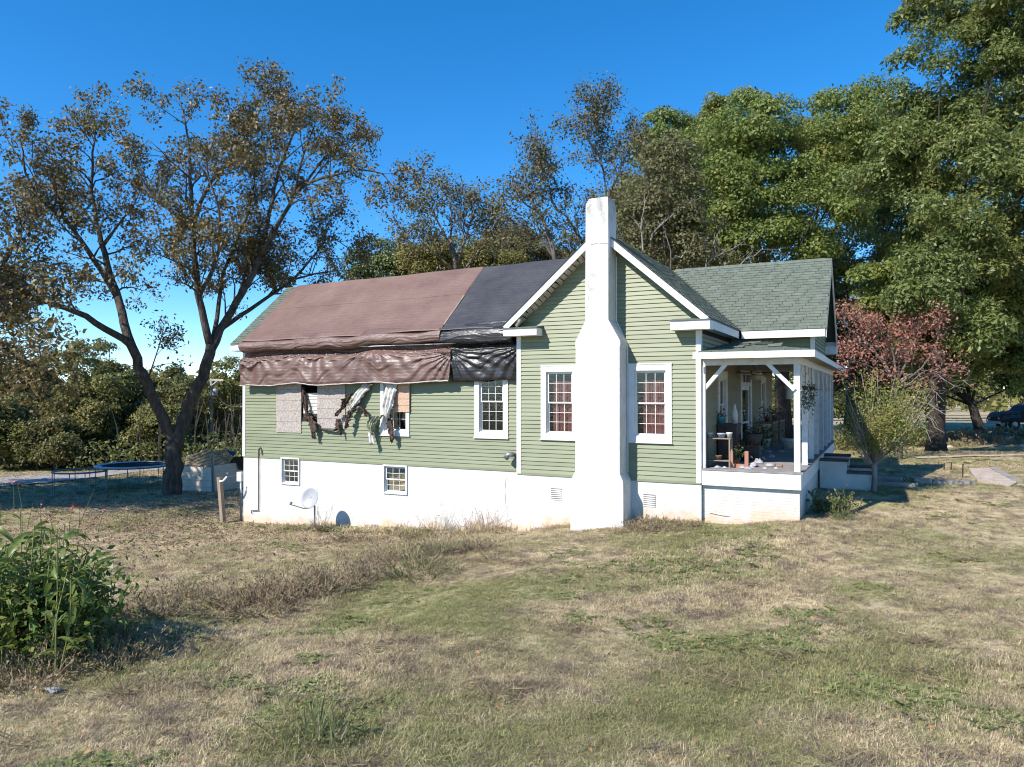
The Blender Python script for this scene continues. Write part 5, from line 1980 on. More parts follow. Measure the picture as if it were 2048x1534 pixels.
# tree standing just out of the picture on the left: its boughs and shade reach in
bl = np.array([-33.5, 12.0])
zb = gz(*bl)
lb = np.array([bl[0], bl[1], zb])
DL = float(lb @ FWD)
pl2 = lambda *q: px_poly(q, DL + 1.5)
limbs = [
    (np.array([lb, lb + (.1, .1, 2.2), lb + (.2, .3, 4.2)]), .45, .34, None),
    (np.vstack([[lb + (.2, .3, 4.0)], pl2((-150, 640), (-60, 612), (10, 570), (60, 545), (125, 528))]), .24, .03, 0),
    (np.vstack([[lb + (.2, .3, 4.1)], pl2((-160, 640, 1), (-60, 600, 1.5), (0, 540, 2), (40, 470, 2), (60, 420, 2))]), .2, .03, 0),
    (np.vstack([[lb + (.2, .3, 3.2)], pl2((-160, 690, -1), (-60, 690, -1.4), (10, 700, -1.8), (60, 725, -2), (128, 764, -2))]), .16, .03, 0),
] + [(np.array([lb + (.2, .3, 3.8), lb + (.6 * a, .5 * c + .4, 7), lb + (2.2 * a, 2.2 * c, 9.5), lb + (3.6 * a, 3.4 * c, 11.8)]), .2, .04, 0)
     for a, c in ((1, .3), (-.4, 1.1), (-1, -.2), (.3, -1), (.6, .9))]
spec_l = dict(levels=3, per_m=[1.5, 1.6, 2.0], **{'from': [.3, .2, .15]}, up=[.2, .1, 0], len=[2.4, 1.2, .7], droop=[-.05, -.2, -.4], rad=[.07, .03, .012], bare=.05)
build_tree('shade_tree', 'tree at the left edge reaching its leafy boughs into the picture', 'tree', limbs, spec_l, M['bark'], LM['pecan'], 14, 24, .21, .26, .4)

# thin brown trees behind the roof
spec_s = dict(levels=2, per_m=[2.3, 2.2], **{'from': [.25, .2]}, up=[.25, .1], len=[2.4, 1.1], droop=[-.05, -.2], rad=[.05, .022], bare=.12)
D2 = 41.0
pl = lambda *q: px_poly(q, D2)
g2 = at_d(1140, 880, D2)
build_tree('thin_tree', 'tall thin tree with sparse brown leaves directly behind the chimney', 'tree', [
    (np.vstack([[(g2[0], g2[1], gz(g2[0], g2[1]) - .1)], pl((1128, 640), (1120, 575), (1110, 520), (1098, 470))]), .24, .115, None),
    (pl((1098, 470), (1082, 430), (1062, 400), (1050, 350), (1060, 300)), .112, .015, 0),
    (pl((1110, 520), (1085, 480), (1040, 460), (1005, 420), (1000, 390)), .08, .02, 0),
    (pl((1128, 640), (1170, 490, 1), (1140, 440, 1), (1105, 410, 1.2), (1095, 350, 1.4), (1110, 290, 1.5)), .10, .015, 0),
    (pl((1130, 600), (1215, 420, 1.5), (1210, 350, 2), (1195, 300, 2.2), (1180, 240, 2.2), (1200, 205, 2.2)), .10, .015, 0),
    (pl((1195, 310, 2.2), (1170, 270, 2), (1150, 240, 2)), .06, .02, 0),
    (pl((1213, 400, 1.5), (1240, 340, 2), (1262, 290, 2.2), (1275, 235, 2.2)), .08, .02, 0)],
    spec_s, M['bark_mid'], LM['sparse'], 22, 38, .19, .24, .4)
D2 = 44.0
g2 = at_d(905, 880, D2)
pl = lambda *q: px_poly(q, D2)
build_tree('thin_tree', 'low thin brown tree rising behind the black tarp', 'tree', [
    (np.vstack([[(g2[0], g2[1], gz(g2[0], g2[1]) - .1)], pl((912, 640), (912, 580), (910, 520), (900, 480))]), .26, .12, None),
    (pl((910, 520), (890, 470), (868, 430), (850, 395)), .1, .02, 0),
    (pl((910, 540), (930, 480), (945, 430), (938, 385)), .1, .02, 0),
    (pl((912, 560), (960, 500), (1000, 450), (1030, 430)), .09, .02, 0),
    (pl((908, 540), (860, 500), (830, 470)), .08, .02, 0),
    (pl((900, 490), (905, 430), (890, 385)), .07, .02, 0)],
    spec_s, M['bark_mid'], LM['sparse'], 23, 44, .19, .26, .4)


def puffs(ells, n, rng, rmin, rmax, shell=.62):
    """centres of leaf clumps inside a set of ellipsoids, most of them near the surface"""
    C, Rr = [], []
    w = np.array([e[1][0] * e[1][2] for e in ells])
    w = w / w.sum()
    for _ in range(n):
        c, r = ells[rng.choice(len(ells), p=w)]
        d = unit(rng.normal(size=3))
        q = c + d * r * (rng.uniform(shell, 1.0) if rng.rand() < .8 else rng.uniform(.1, .6))
        C.append(q)
        Rr.append(rng.uniform(rmin, rmax))
    return np.array(C), np.array(Rr)


def leaf_cloud(C, Rr, per, rng, flat=.80):
    n = (per * (Rr / Rr.mean()) ** 2).astype(int)
    idx = np.repeat(np.arange(len(C)), n)
    d = unit(rng.normal(size=(len(idx), 3)))
    d[:, 2] = np.where(d[:, 2] < -.35, -d[:, 2], d[:, 2])
    rad_ = Rr[idx] * rng.uniform(.35, 1.08, len(idx)) ** .6
    P = C[idx] + d * rad_[:, None] * np.array([1, 1, flat])
    N = unit(d * .7 + rng.normal(size=d.shape) * .45 + np.array([0, 0, .2]))
    return P, N, rng.uniform(.75, 1.35, len(C))[idx]


def big_tree(name, label, base_uv, d, ells, leafm, seed, npuff, per, lsize, rmin, rmax, r0=.5, bark=None, group=None, trunk_to=None, lean=(0, 0), ratio=(.5, .8), nlimb=13):
    """ells: (u, v, dd, ru, rv) ellipses of the crown measured in the photograph, dd metres nearer or farther"""
    rng = np.random.RandomState(seed)
    b = at_d(base_uv[0], base_uv[1], d)
    b[2] = gz(b[0], b[1])
    E = []
    for u, v, dd, ru, rv in ells:
        k = (d + dd) / F
        E.append((at_d(u, v, d + dd), np.array([ru * k, ru * k * .85, rv * k])))
    C, Rr = puffs(E, npuff, rng, rmin, rmax)
    C[:, 2] = np.maximum(C[:, 2], b[2] + rmin * .8)
    P, N, szf = leaf_cloud(C, Rr, per, rng)
    root = thing(name, label, 'tree', b, group)
    n = len(P)
    sz = rng.uniform(.6, 1.35, n) * lsize * szf
    link('crown', leaf_mesh('crown', P, N, sz, sz * rng.uniform(*ratio, n), leafm, rng, .25, origin=b), root, b)
    # trunk and limbs out to the clumps
    mb = MB()
    cc = np.average([e[0] for e in E], axis=0)
    top = cc if trunk_to is None else np.array(trunk_to)
    h = max(1.5, (top[2] - b[2]))
    fork = b + np.array([(top[0] - b[0]) * .25 + lean[0], (top[1] - b[1]) * .25 + lean[1], h * .42])
    mb.tube(resample([b - (0, 0, .2), b + (0, 0, .25), b + (fork - b) * .5, fork], 8)[0], np.concatenate([[r0 * 1.5, r0 * 1.15], np.linspace(r0, r0 * .75, 6)]), 10)
    order = rng.permutation(len(C))[:min(len(C), nlimb)]
    for k in order:
        q = C[k]
        mid = fork + (q - fork) * .5 + rng.normal(size=3) * .5 + np.array([0, 0, .4])
        mb.tube(resample([fork - (0, 0, .2), mid, q], 7)[0], np.linspace(r0 * .30, .03, 7), 5)
    mb.build('trunk', bark or M['bark_dark'], root, True, origin=b, recalc=False)
    return root


# big oaks on the right
big_tree('oak_tree', 'broad rounded oak with yellowing leaves behind the front gable ridge', (1568, 872), 47, [(1470, 330, 0, 130, 110), (1590, 300, 0, 150, 115), (1690, 320, 2, 120, 130), (1770, 270, 2, 90, 110), (1300, 430, 2, 80, 90), (1420, 430, -1, 120, 110), (1560, 440, -2, 170, 110), (1500, 260, 1, 120, 60)],
         LM['oak'], 101, 380, 380, .185, .7, 1.5, .5)
big_tree('oak_tree', 'towering oak with glossy leaves filling the upper right corner', (1872, 893), 37, [(1960, 60, -2, 150, 120), (2060, 180, -2, 150, 160), (1900, 290, -1, 130, 110), (2010, 380, -3, 150, 130), (1830, 260, 1, 90, 80), (2090, 480, -3, 110, 130), (1890, 20, -1, 80, 60), (1800, 360, 1, 100, 70), (1880, 450, -4, 90, 60), (1960, 500, -4, 80, 60), (1850, 610, -4, 90, 45), (1920, 660, -4, 80, 50), (1870, 540, -4, 70, 50)],
         LM['oak_dark'], 102, 420, 350, .195, .55, 1.15, .38, ratio=(.3, .5), trunk_to=at_d(1900, 420, 37), nlimb=6)
big_tree('oak_tree', 'oak with bright low boughs above the red dogwood', (2090, 890), 42, [(1880, 620, -2, 160, 70), (1990, 590, -3, 130, 100), (1790, 580, -2, 90, 50), (2060, 670, -3, 70, 110), (1930, 500, -1, 110, 60), (1960, 700, -2, 110, 70), (1840, 660, 0, 90, 70), (1880, 720, 0, 70, 50)],
         LM['oak'], 103, 290, 330, .185, .5, 1.1, .36, trunk_to=at_d(2040, 520, 42))
big_tree('oak_tree', 'dark oak seen through gaps between the two big crowns', (1700, 880), 54, [(1740, 460, 0, 130, 90), (1830, 470, 1, 100, 90), (1690, 590, 0, 70, 90), (1640, 530, 1, 60, 60), (1760, 360, 1, 80, 60)],
         LM['oak_dark'], 104, 130, 380, .19, .7, 1.4, .42, ratio=(.4, .7))
big_tree('oak_tree', 'shaded tree hanging low over the truck', (1960, 870), 52, [(1900, 735, 0, 90, 60), (1980, 745, 0, 80, 50), (1850, 700, 1, 80, 70), (2040, 750, 0, 50, 55), (1940, 660, 1, 120, 70), (1790, 750, 1, 70, 60), (1760, 690, 1, 70, 60)],
         LM['wood_dark'], 116, 170, 300, .2, .6, 1.2, .34)
big_tree('poplar_tree', 'narrow bright green tree top poking above the brown tree', (1400, 870), 60, [(1425, 230, 0, 34, 60), (1380, 260, 0, 50, 50), (1330, 320, 0, 70, 90), (1420, 330, 0, 60, 90)], LM['oak'], 105, 100, 330, .19, .7, 1.3, .3)
big_tree('oak_tree', 'dark green oak low behind the right of the ridge', (1650, 890), 58, [(1690, 690, 0, 90, 130), (1640, 600, 0, 80, 80), (1760, 740, 3, 80, 80)], LM['wood_dark'], 106, 100, 330, .2, .7, 1.4, .4)
big_tree('bronze_tree', 'bronze leaved tree just right of the chimney top', (1335, 880), 38, [(1320, 400, 0, 80, 100), (1290, 460, 0, 60, 70), (1380, 470, 0, 70, 60), (1340, 330, 0, 50, 60), (1400, 520, 0, 80, 40)], LM['bronze'], 107, 170, 150, .14, .5, 1.0, .16, M['bark_mid'])
big_tree('young_oak', 'green tree filling the gap below the bronze leaves', (1350, 880), 45, [(1330, 520, 0, 90, 70), (1440, 490, 0, 80, 70), (1260, 500, 0, 40, 70), (1480, 540, 0, 90, 50)], LM['wood'], 108, 110, 300, .16, .6, 1.1, .25)
big_tree('bushy_tree', 'rounded green tree behind the middle of the brown tarp', (755, 870), 55, [(770, 525, 0, 65, 45), (730, 550, 0, 50, 40), (820, 540, 0, 50, 40)], LM['pine'], 109, 66, 330, .16, .6, 1.1, .3)
big_tree('bushy_tree', 'olive bushy tree behind the right of the brown tarp', (900, 870), 52, [(880, 520, 0, 90, 45), (960, 530, 0, 80, 35), (840, 505, 0, 40, 35)], LM['wood'], 110, 76, 320, .16, .6, 1.1, .3)
big_tree('bushy_tree', 'brownish bushy tree behind the black tarp', (1040, 870), 54, [(1030, 510, 0, 80, 44), (1110, 520, 0, 60, 44), (980, 530, 0, 50, 40)], LM['bronze'], 111, 90, 260, .16, .6, 1.0, .3)
ob = np.array([-38.5, 12.5, gz(-38.5, 12.5)])
big_tree('oak_tree', 'dense oak outside the left edge whose shade covers the yard', tuple(np.array([1024, 0]) + 0) if False else (1024 + F * float(ob @ RGT) / float(ob @ FWD), 900), float(ob @ FWD), [
    (1024 + F * float((ob + q) @ RGT) / float((ob + q) @ FWD), HORIZON - F * zc / float((ob + q) @ FWD), float((ob + q) @ FWD) - float(ob @ FWD), rr * F / float((ob + q) @ FWD), rz2 * F / float((ob + q) @ FWD))
    for q, zc, rr, rz2 in ((np.array([0, 0, 0]), 3.4, 4.6, 3.2), (np.array([3.4, 1.6, 0]), 2.0, 3.0, 2.2), (np.array([-3, 3, 0]), 3.0, 4, 3), (np.array([2.0, -2.5, 0]), 4.0, 3.4, 2.6))],
    LM['oak_dark'], 120, 150, 130, .40, .9, 1.6, .4)
# far right background
big_tree('roadside_tree', 'bright green tree beyond the truck at the right edge', (2048, 850), 75, [(2040, 730, 0, 40, 80), (2080, 700, 0, 60, 90)], LM['oak'], 112, 50, 200, .28, .8, 1.4, .35)
big_tree('roadside_tree', 'low reddish tree beyond the clay road', (1950, 820), 95, [(1960, 770, 0, 60, 40), (1900, 780, 0, 60, 34)], LM['bronze'], 113, 40, 180, .3, .9, 1.5, .35)
big_tree('roadside_tree', 'dark tree behind the trunk of the towering oak', (1860, 840), 80, [(1860, 760, 0, 80, 70), (1780, 780, 0, 70, 60)], LM['wood_dark'], 114, 50, 220, .3, .9, 1.6, .35)
big_tree('roadside_tree', 'dark tree seen through the far end of the porch', (1600, 850), 85, [(1580, 780, 0, 90, 70), (1680, 800, 0, 70, 50)], LM['wood_dark'], 115, 50, 200, .3, .9, 1.6, .35)

# the wood on the left, tree by tree
rw = np.random.RandomState(77)
tops = [(-60, 640, 52, 'wood_dark', 'dark tree at the left end of the wood'), (10, 690, 58, 'wood_dark', 'dark tree behind the low bough at the left edge'), (60, 720, 54, 'wood_gold', 'pale gold tree near the left end of the wood'),
        (105, 690, 64, 'wood', 'green tree second tallest in the left wood'), (165, 662, 62, 'wood', 'tall green crown between the gold trees and the fork'), (215, 668, 66, 'wood', 'tall leaning crown behind the left trunk'),
        (140, 770, 52, 'wood', 'lower green tree at the front of the wood'), (200, 760, 53, 'wood', 'rounded green tree in front of the tall crown'), (255, 740, 56, 'wood_dark', 'dark tree behind the left trunk of the pecan'),
        (300, 735, 66, 'wood', 'green tree seen inside the fork of the pecan'), (345, 730, 70, 'wood_dark', 'distant dark tree in the fork of the pecan'), (370, 755, 57, 'wood_gold', 'orange gold tree inside the fork'),
        (330, 800, 53, 'wood', 'low green tree at the foot of the fork'), (420, 735, 64, 'wood_dark', 'dark tree behind the utility pole'), (455, 720, 60, 'wood', 'green tree left of the wing roof corner'),
        (480, 760, 66, 'wood_dark', 'dark tree beside the wing corner board'), (440, 810, 62, 'wood', 'bright low tree right of the utility pole'), (60, 800, 50, 'wood', 'low tree in front of the pale gold one'),
        (0, 780, 49, 'wood_dark', 'low dark tree in the left corner of the wood'), (110, 845, 49, 'wood_gold', 'small tan tree at the edge of the lane')]
for k, (u, v, d, lm, lab) in enumerate(tops):
    hgt = 930 - v
    w = rw.uniform(48, 66) * 55 / d
    ells = [(u, v + hgt * .30, 0, w * .75, hgt * .30), (u + rw.uniform(-20, 20), v + hgt * .55, -.6, w, hgt * .34), (u + rw.uniform(-14, 14), v + hgt * .78, 0, w * .9, hgt * .2)]
    big_tree('woodland_tree', lab, (u, 935), d, ells, LM[lm], 300 + k, 70, 220, .20, .5, 1.05, .15, M['bark_mid'], 'trees of the wood on the left')

# undergrowth along the edge of the wood
rng = np.random.RandomState(9)
P, N = [], []
for k in range(360):
    u = rng.uniform(-150, 500)
    d = rng.uniform(48, 60)
    c = at_d(u, 900, d)
    c[2] = gz(c[0], c[1])
    r_ = rng.uniform(.5, 1.3)
    m = 60
    dd = unit(rng.normal(size=(m, 3)))
    P.append(c + dd * r_ * (1, 1, 1.1) + (0, 0, r_ * .7))
    N.append(unit(dd + rng.normal(size=dd.shape) * .5 + (0, 0, .3)))
P, N = np.concatenate(P), np.concatenate(N)
P[:, 2] = np.maximum(P[:, 2], ground(P[:, 0], P[:, 1]) + .02)
link('undergrowth', leaf_mesh('undergrowth', P, N, rng.uniform(.15, .34, len(P)), rng.uniform(.1, .2, len(P)), LM['wood_dark'], rng, .3), None, (0, 0, 0), kind='stuff',
     label='dark undergrowth along the foot of the wood')
mb = MB()
for k in range(150):
    u, d = rng.uniform(-120, 495), rng.uniform(50, 62)
    c = at_d(u, 900, d)
    z = gz(c[0], c[1])
    q = c.copy()
    q[2] = z + rng.uniform(2, 5)
    q[:2] += rng.normal(size=2) * .35
    mb.tube([(c[0], c[1], z), (c + q) / 2 + rng.normal(size=3) * .08, q], [.07, .05, .025], 4)
mb.build('saplings', M['bark_mid'], None, kind='stuff', label='thin pale stems among the undergrowth of the wood', recalc=False)
# far treeline round the horizon so the sky does not meet bare ground
P, N = [], []
for k in range(520):
    a = rng.uniform(-1.1, .9)
    d = rng.uniform(150, 200)
    c = np.array([math.sin(a) * d * 1.0, math.cos(a) * d, 0])
    c = c @ np.array([[CYW, SYW, 0], [-SYW, CYW, 0], [0, 0, 1]])
    z = gz(c[0], c[1])
    r_ = rng.uniform(2, 4)
    m = 34
    dd = unit(rng.normal(size=(m, 3)))
    P.append(c + dd * r_ * (1, 1, 1.2) + (0, 0, z + rng.uniform(1, 6.5)))
    N.append(unit(dd + rng.normal(size=dd.shape) * .5 + (0, 0, .3)))
P, N = np.concatenate(P), np.concatenate(N)
link('treeline', leaf_mesh('treeline', P, N, rng.uniform(1.2, 2.2, len(P)), rng.uniform(.8, 1.4, len(P)), LM['wood'], rng, .2), None, (0, 0, 0), kind='stuff', label='distant tree line on the horizon')

# red dogwood
D3 = 31.5
g3 = at_d(1800, 890, D3)
g3[2] = gz(g3[0], g3[1])
pl = lambda *q: px_poly(q, D3)
spec_d = dict(levels=2, per_m=[2.6, 2.6], **{'from': [.3, .15]}, up=[.05, 0], len=[1.3, .7], droop=[0, -.1], rad=[.03, .012], bare=.03)
build_tree('dogwood_tree', 'dogwood with dusty red leaves right of the porch roof', 'tree', [
    (np.vstack([[g3 - (0, 0, .1)], pl((1800, 850), (1796, 810), (1790, 770))]), .13, .09, None),
    (pl((1790, 770), (1770, 730), (1740, 690), (1700, 660), (1680, 640)), .07, .015, 0),
    (pl((1790, 770), (1790, 720), (1775, 670), (1750, 640)), .06, .015, 0),
    (pl((1790, 770, 0), (1815, 720, .5), (1835, 670, .6), (1850, 625, .6)), .06, .015, 0),
    (pl((1790, 775, 0), (1840, 740, -.6), (1870, 700, -.9), (1880, 660, -1)), .06, .015, 0),
    (pl((1792, 760), (1745, 735, -.8), (1705, 720, -1.2), (1690, 715, -1.4)), .05, .015, 0),
    (pl((1795, 780), (1800, 700, 1.2), (1800, 650, 1.5), (1810, 625, 1.5)), .05, .015, 0),
    (pl((1790, 770), (1760, 700, .8), (1715, 640, 1), (1700, 632, 1)), .05, .015, 0),
    (pl((1795, 790), (1850, 765, -.5), (1900, 735, -.8), (1930, 730, -1)), .045, .01, 1),
    ], spec_d, M['bark_mid'], LM['red'], 41, 21, .15, .22, .3)
# bare grey limbs drooping below it
mb = MB()
rng = np.random.RandomState(33)
for (u0, v0, u1, v1) in ((1795, 790, 1912, 842), (1800, 800, 1885, 868), (1795, 770, 1950, 772), (1800, 760, 1940, 745), (1800, 800, 1860, 880), (1795, 780, 1890, 800), (1800, 770, 1930, 775), (1795, 800, 1830, 870)):
    n = 8
    q0, q1 = at_d(u0, v0, D3 + .2), at_d(u1, v1, D3 - rng.uniform(.5, 2))
    pts = [q0 + (q1 - q0) * t + np.array([0, 0, .5 * math.sin(t * math.pi)]) * rng.uniform(.2, 1) + rng.normal(size=3) * .05 for t in np.linspace(0, 1, n)]
    mb.tube(pts, np.linspace(.035, .008, n), 4)
    for k in range(9):
        i = rng.randint(2, n - 1)
        p = pts[i]
        dv = unit((q1 - q0) / 2 + rng.normal(size=3) * .9) * rng.uniform(.3, .9)
        mb.tube([p, p + dv * .5 + rng.normal(size=3) * .05, p + dv], [.012, .009, .005], 3)
o = mb.build('dead_limbs', M['bark_pale'], bpy.data.objects['dogwood_tree'], recalc=False, label='bare pale limbs drooping below the red crown')

# crape myrtle by the steps
b = at_g(1748, 984)
D4 = float(b @ FWD)
myr = thing('crape_myrtle', 'many stemmed crape myrtle with yellow green leaves beside the porch steps', 'shrub', b)
tk_ = at_d(1748, 926, D4)
MB().tube([b - (0, 0, .1), (b + tk_) / 2 + (.02, 0, 0), tk_], [.09, .07, .085], 9).build('trunk', M['bark_pale'], myr, True, recalc=False)
rng = np.random.RandomState(8)
mb, P = MB(), []
for k in range(120):
    uu, vv = rng.normal(1772, 55), rng.uniform(735, 880)
    if k < 50:
        uu, vv = rng.uniform(1690, 1760), rng.uniform(800, 870)
    tgt = at_d(np.clip(uu, 1680, 1870), vv, D4 + rng.normal() * .8)
    s = tk_ + rng.normal(size=3) * .05
    mid = s + (tgt - s) * .5 + np.array([(tgt - s)[0] * .06, 0, -.05]) + rng.normal(size=3) * .06
    Q, _ = resample([s, mid, tgt], 7)
    mb.tube(Q, np.linspace(.016, .005, 7), 3)
    if k >= 50 and uu < 1850 or k % 4 == 0:
        m = rng.randint(60, 130)
        t = rng.uniform(.45, 1.05, m)
        P.append(Q[0] + 0 * t[:, None] + np.stack([np.interp(t, np.linspace(0, 1, 7), Q[:, j]) for j in range(3)], 1) - Q[0] + rng.normal(size=(m, 3)) * .09)
mb.build('stems', M['bark_pale'], myr, recalc=False, kind='stuff')
P = np.concatenate(P)
link('foliage', leaf_mesh('foliage', P, unit(rng.normal(size=P.shape) + (0, -.2, .7)), rng.uniform(.06, .11, len(P)), rng.uniform(.035, .06, len(P)), LM['myrtle'], rng, .3, origin=b), myr, b)

# ------------------------------------------------------------------ low plants
def bush(name, label, cat, c, R, H, n, lm, seed, lsize, stems=30, stemmat=None, wr=(.25, .45), group=None, upl=.8):
    rng = np.random.RandomState(seed)
    t = thing(name, label, cat, c, group)
    mb, P, T = MB(), [], []
    for k in range(stems):
        a = rng.uniform(0, 6.28)
        r_ = R * math.sqrt(rng.rand())
        foot = np.array([c[0] + math.cos(a) * r_ * .6, c[1] + math.sin(a) * r_ * .6, 0])
        foot[2] = gz(foot[0], foot[1]) - .02
        tip = foot + np.array([math.cos(a) * r_ * .6 + rng.normal() * .2 * H ** .5, math.sin(a) * r_ * .6 + rng.normal() * .2 * H ** .5, H * rng.uniform(.3, 1.1) * (1.1 - .5 * r_ / R)])
        mid = (foot + tip) / 2 + rng.normal(size=3) * H * .06
        mb.tube([foot, mid, tip], [.008, .006, .003], 3, False)
        m = max(1, n // stems)
        s = rng.uniform(.15, 1.03, m)[:, None]
        q = foot * (1 - s) ** 2 + 2 * mid * s * (1 - s) + tip * s ** 2
        P.append(q + rng.normal(size=(m, 3)) * H * .05)
    mb.build('stems', stemmat or M['timber'], t, origin=c, recalc=False, kind='stuff')
    P = np.concatenate(P)
    m = len(P)
    sz = rng.uniform(.5, 1.4, m) * lsize
    link('foliage', leaf_mesh('foliage', P, unit(rng.normal(size=P.shape)), sz, sz * rng.uniform(*wr, m), lm, rng, -.2, origin=c, up_tip=np.array([0, 0, upl])), t, c, kind='stuff')
    return t


bush('weed_bush', 'thin leggy brown weed beside the dish post', 'weed', at_g(642, 1066), .38, 1.05, 260, LM['dryweed'], 1, .06, 30, wr=(.12, .3))
for k, (u, v, H, R, n, lab, lm) in enumerate((
        (880, 1068, .95, .5, 240, 'wispy dry weed against the foundation at the left of three', 'dryweed'), (935, 1066, .8, .45, 200, 'wispy dry weed against the foundation in the middle of three', 'dryweed'),
        (975, 1066, .95, .4, 180, 'wispy dry weed nearest the chimney', 'dryweed'), (866, 1112, 1.0, .42, 420, 'tall green tinged weed standing out from the wall', 'weedgreen'),
        (805, 1120, .8, .6, 700, 'dense brown and green weed clump', 'dryweed'), (745, 1130, .75, .7, 800, 'broad brown weed clump left of the dense one', 'dryweed'),
        (560, 1196, .62, .75, 1100, 'low reddish brown weed patch on the slope', 'dryweed'), (470, 1205, .5, .7, 900, 'low grey brown weed patch left on the slope', 'dryweed'),
        (640, 1185, .55, .6, 800, 'low brown weed patch below the dish', 'dryweed'), (300, 1235, .5, .55, 900, 'low brown bramble right of the canna clump', 'dryweed'),
        (160, 1300, .55, .62, 1300, 'grey green bramble at the foot of the canna clump', 'weedgreen'), (240, 1320, .4, .5, 800, 'brown bramble below the grey green one', 'dryweed'),
        (60, 1365, .5, .5, 900, 'dark bramble in the lower left corner', 'dryweed'), (1290, 1058, .35, .5, 500, 'mound of dry grass right of the chimney foot', 'dryweed'),
        (1340, 1056, .28, .6, 420, 'low mound of straw below the right vent', 'dryweed'),
        (690, 1165, .6, .7, 900, 'brown weed patch between the reddish patch and the dense clump', 'dryweed'), (830, 1150, .5, .7, 800, 'greenish weed patch in front of the tall green weed', 'weedgreen'),
        (520, 1225, .42, .7, 900, 'straw coloured weed patch lowest on the slope', 'dryweed'), (350, 1200, .36, .6, 700, 'sparse brown weeds between the canna and the slope patches', 'dryweed'),
        (940, 1105, .38, .5, 500, 'dry grass in front of the middle wispy weed', 'dryweed'), (700, 1085, .4, .6, 500, 'dry tuft in front of the dish shadow', 'dryweed'))):
    bush('weed_clump', lab, 'weed', at_g(u, v), R * 1.2, H * .95, int(n * 2.6), LM[lm], 50 + k, .07 if H < .75 else .055, 75 if H < .75 else 46, M['timber' if k % 2 else 'straw'], wr=(.08, .30))
bush('weed_clump', 'leafy green weed in the shade by the porch corner', 'weed', at_g(1655, 1028), .55, .75, 900, LM['weedgreen'], 81, .10, 30, wr=(.4, .6))
bush('weed_clump', 'upright yellow green weed in front of the shaded one', 'weed', at_g(1690, 1030), .25, .6, 300, LM['weedgreen'], 82, .09, 14)
bush('weed_clump', 'small bright sapling on the timber edging', 'weed', at_g(1822, 972), .16, .34, 150, LM['weedgreen'], 83, .08, 9, wr=(.5, .7))
bush('weed_clump', 'grey green tuft at the porch corner', 'weed', at_g(1685, 1042), .25, .25, 260, LM['weedgreen'], 84, .16, 30, wr=(.08, .12))
bush('weed_clump', 'tangled dead weeds in front of the truck', 'weed', at_g(1985, 890), 1.6, .9, 900, LM['dryweed'], 85, .14, 60)
bush('weed_clump', 'dark brush below the towering oak', 'weed', at_g(1900, 893), 1.6, .5, 900, LM['dryweed'], 86, .14, 60)
for u, v, d_, R_, H_, lab in ((1815, 872, 43, 1.3, 1.9, 'dark shrub left of the towering oak trunk'), (1740, 875, 40, 1.3, 1.8, 'dark shrub behind the crape myrtle'), (1930, 868, 46, 1.4, .9, 'low tangle of dead stems right of the towering oak trunk'),
                              (1780, 850, 55, 2.2, 2.6, 'larger dark shrub further behind the dogwood'), (2030, 862, 48, 1.5, .8, 'low tangle of dead stems in front of the truck')):
    c = at_d(u, v, d_)
    c[2] = gz(c[0], c[1])
    bush('shrub', lab, 'shrub', c, R_, H_, 2600, LM['wood_dark' if H_ > 1.5 else 'dryweed'], int(u), .15, 60, wr=(.4, .65))
bush('weed_clump', 'dark shrub below the far end of the porch', 'shrub', at_g(1690, 900), 1.2, 1.6, 1500, LM['wood_dark'], 87, .13, 50, wr=(.4, .6))
bush('weed_clump', 'tall grass tuft at the bottom edge of the lawn', 'weed', at_g(640, 1500), .32, .30, 110, LM['weedgreen'], 88, .26, 24, wr=(.05, .08))

# canna clump at the left edge
LMC = mk_leaf('canna_leaf', [(0.070, 0.136, 0.025), (0.117, 0.192, 0.038), (0.187, 0.248, 0.051), (0.078, 0.104, 0.043), (0.234, 0.232, 0.068)], .35, .4, .8, (0.172, 0.152, 0.034))
M['canna_stem'] = mk('canna_stem', (.20, .21, .06), (.13, .15, .045), 4, .6)
M['canna_red'] = mk('canna_petal', (.55, .02, .02), (.40, .015, .02), 4, .5)
cb = at_g(60, 1335)
DC = float(cb @ FWD)
canna = thing('canna_clump', 'clump of canna lilies with broad green leaves and red flowers at the left edge', 'plant', cb)


def blade_mesh(L_, W_, curl, twist, seed):
    rng = random.Random(seed)
    n, G = 8, np.zeros((9, 5, 3))
    x = z = 0.0
    a = rng.uniform(.9, 1.25)
    for i in range(9):
        t = i / 8
        w = W_ * (math.sin(math.pi * min(1, t * .93 + .07)) ** .7) * (1 - .25 * t)
        for j in range(5):
            s = (j - 2) / 2
            G[i, j] = (x, s * w / 2, z + abs(s) * w * .22 + .012 * math.sin(t * 20 + j))
        x += L_ / 8 * math.cos(a)
        z += L_ / 8 * math.sin(a)
        a -= curl / 8
    V = G.reshape(-1, 3)
    lp = [(i * 5 + j, i * 5 + j + 1, (i + 1) * 5 + j + 1, (i + 1) * 5 + j) for i in range(8) for j in range(4)]
    return fast_mesh('leaf', V, np.array(lp).ravel(), np.full(32, 4), LMC, True)


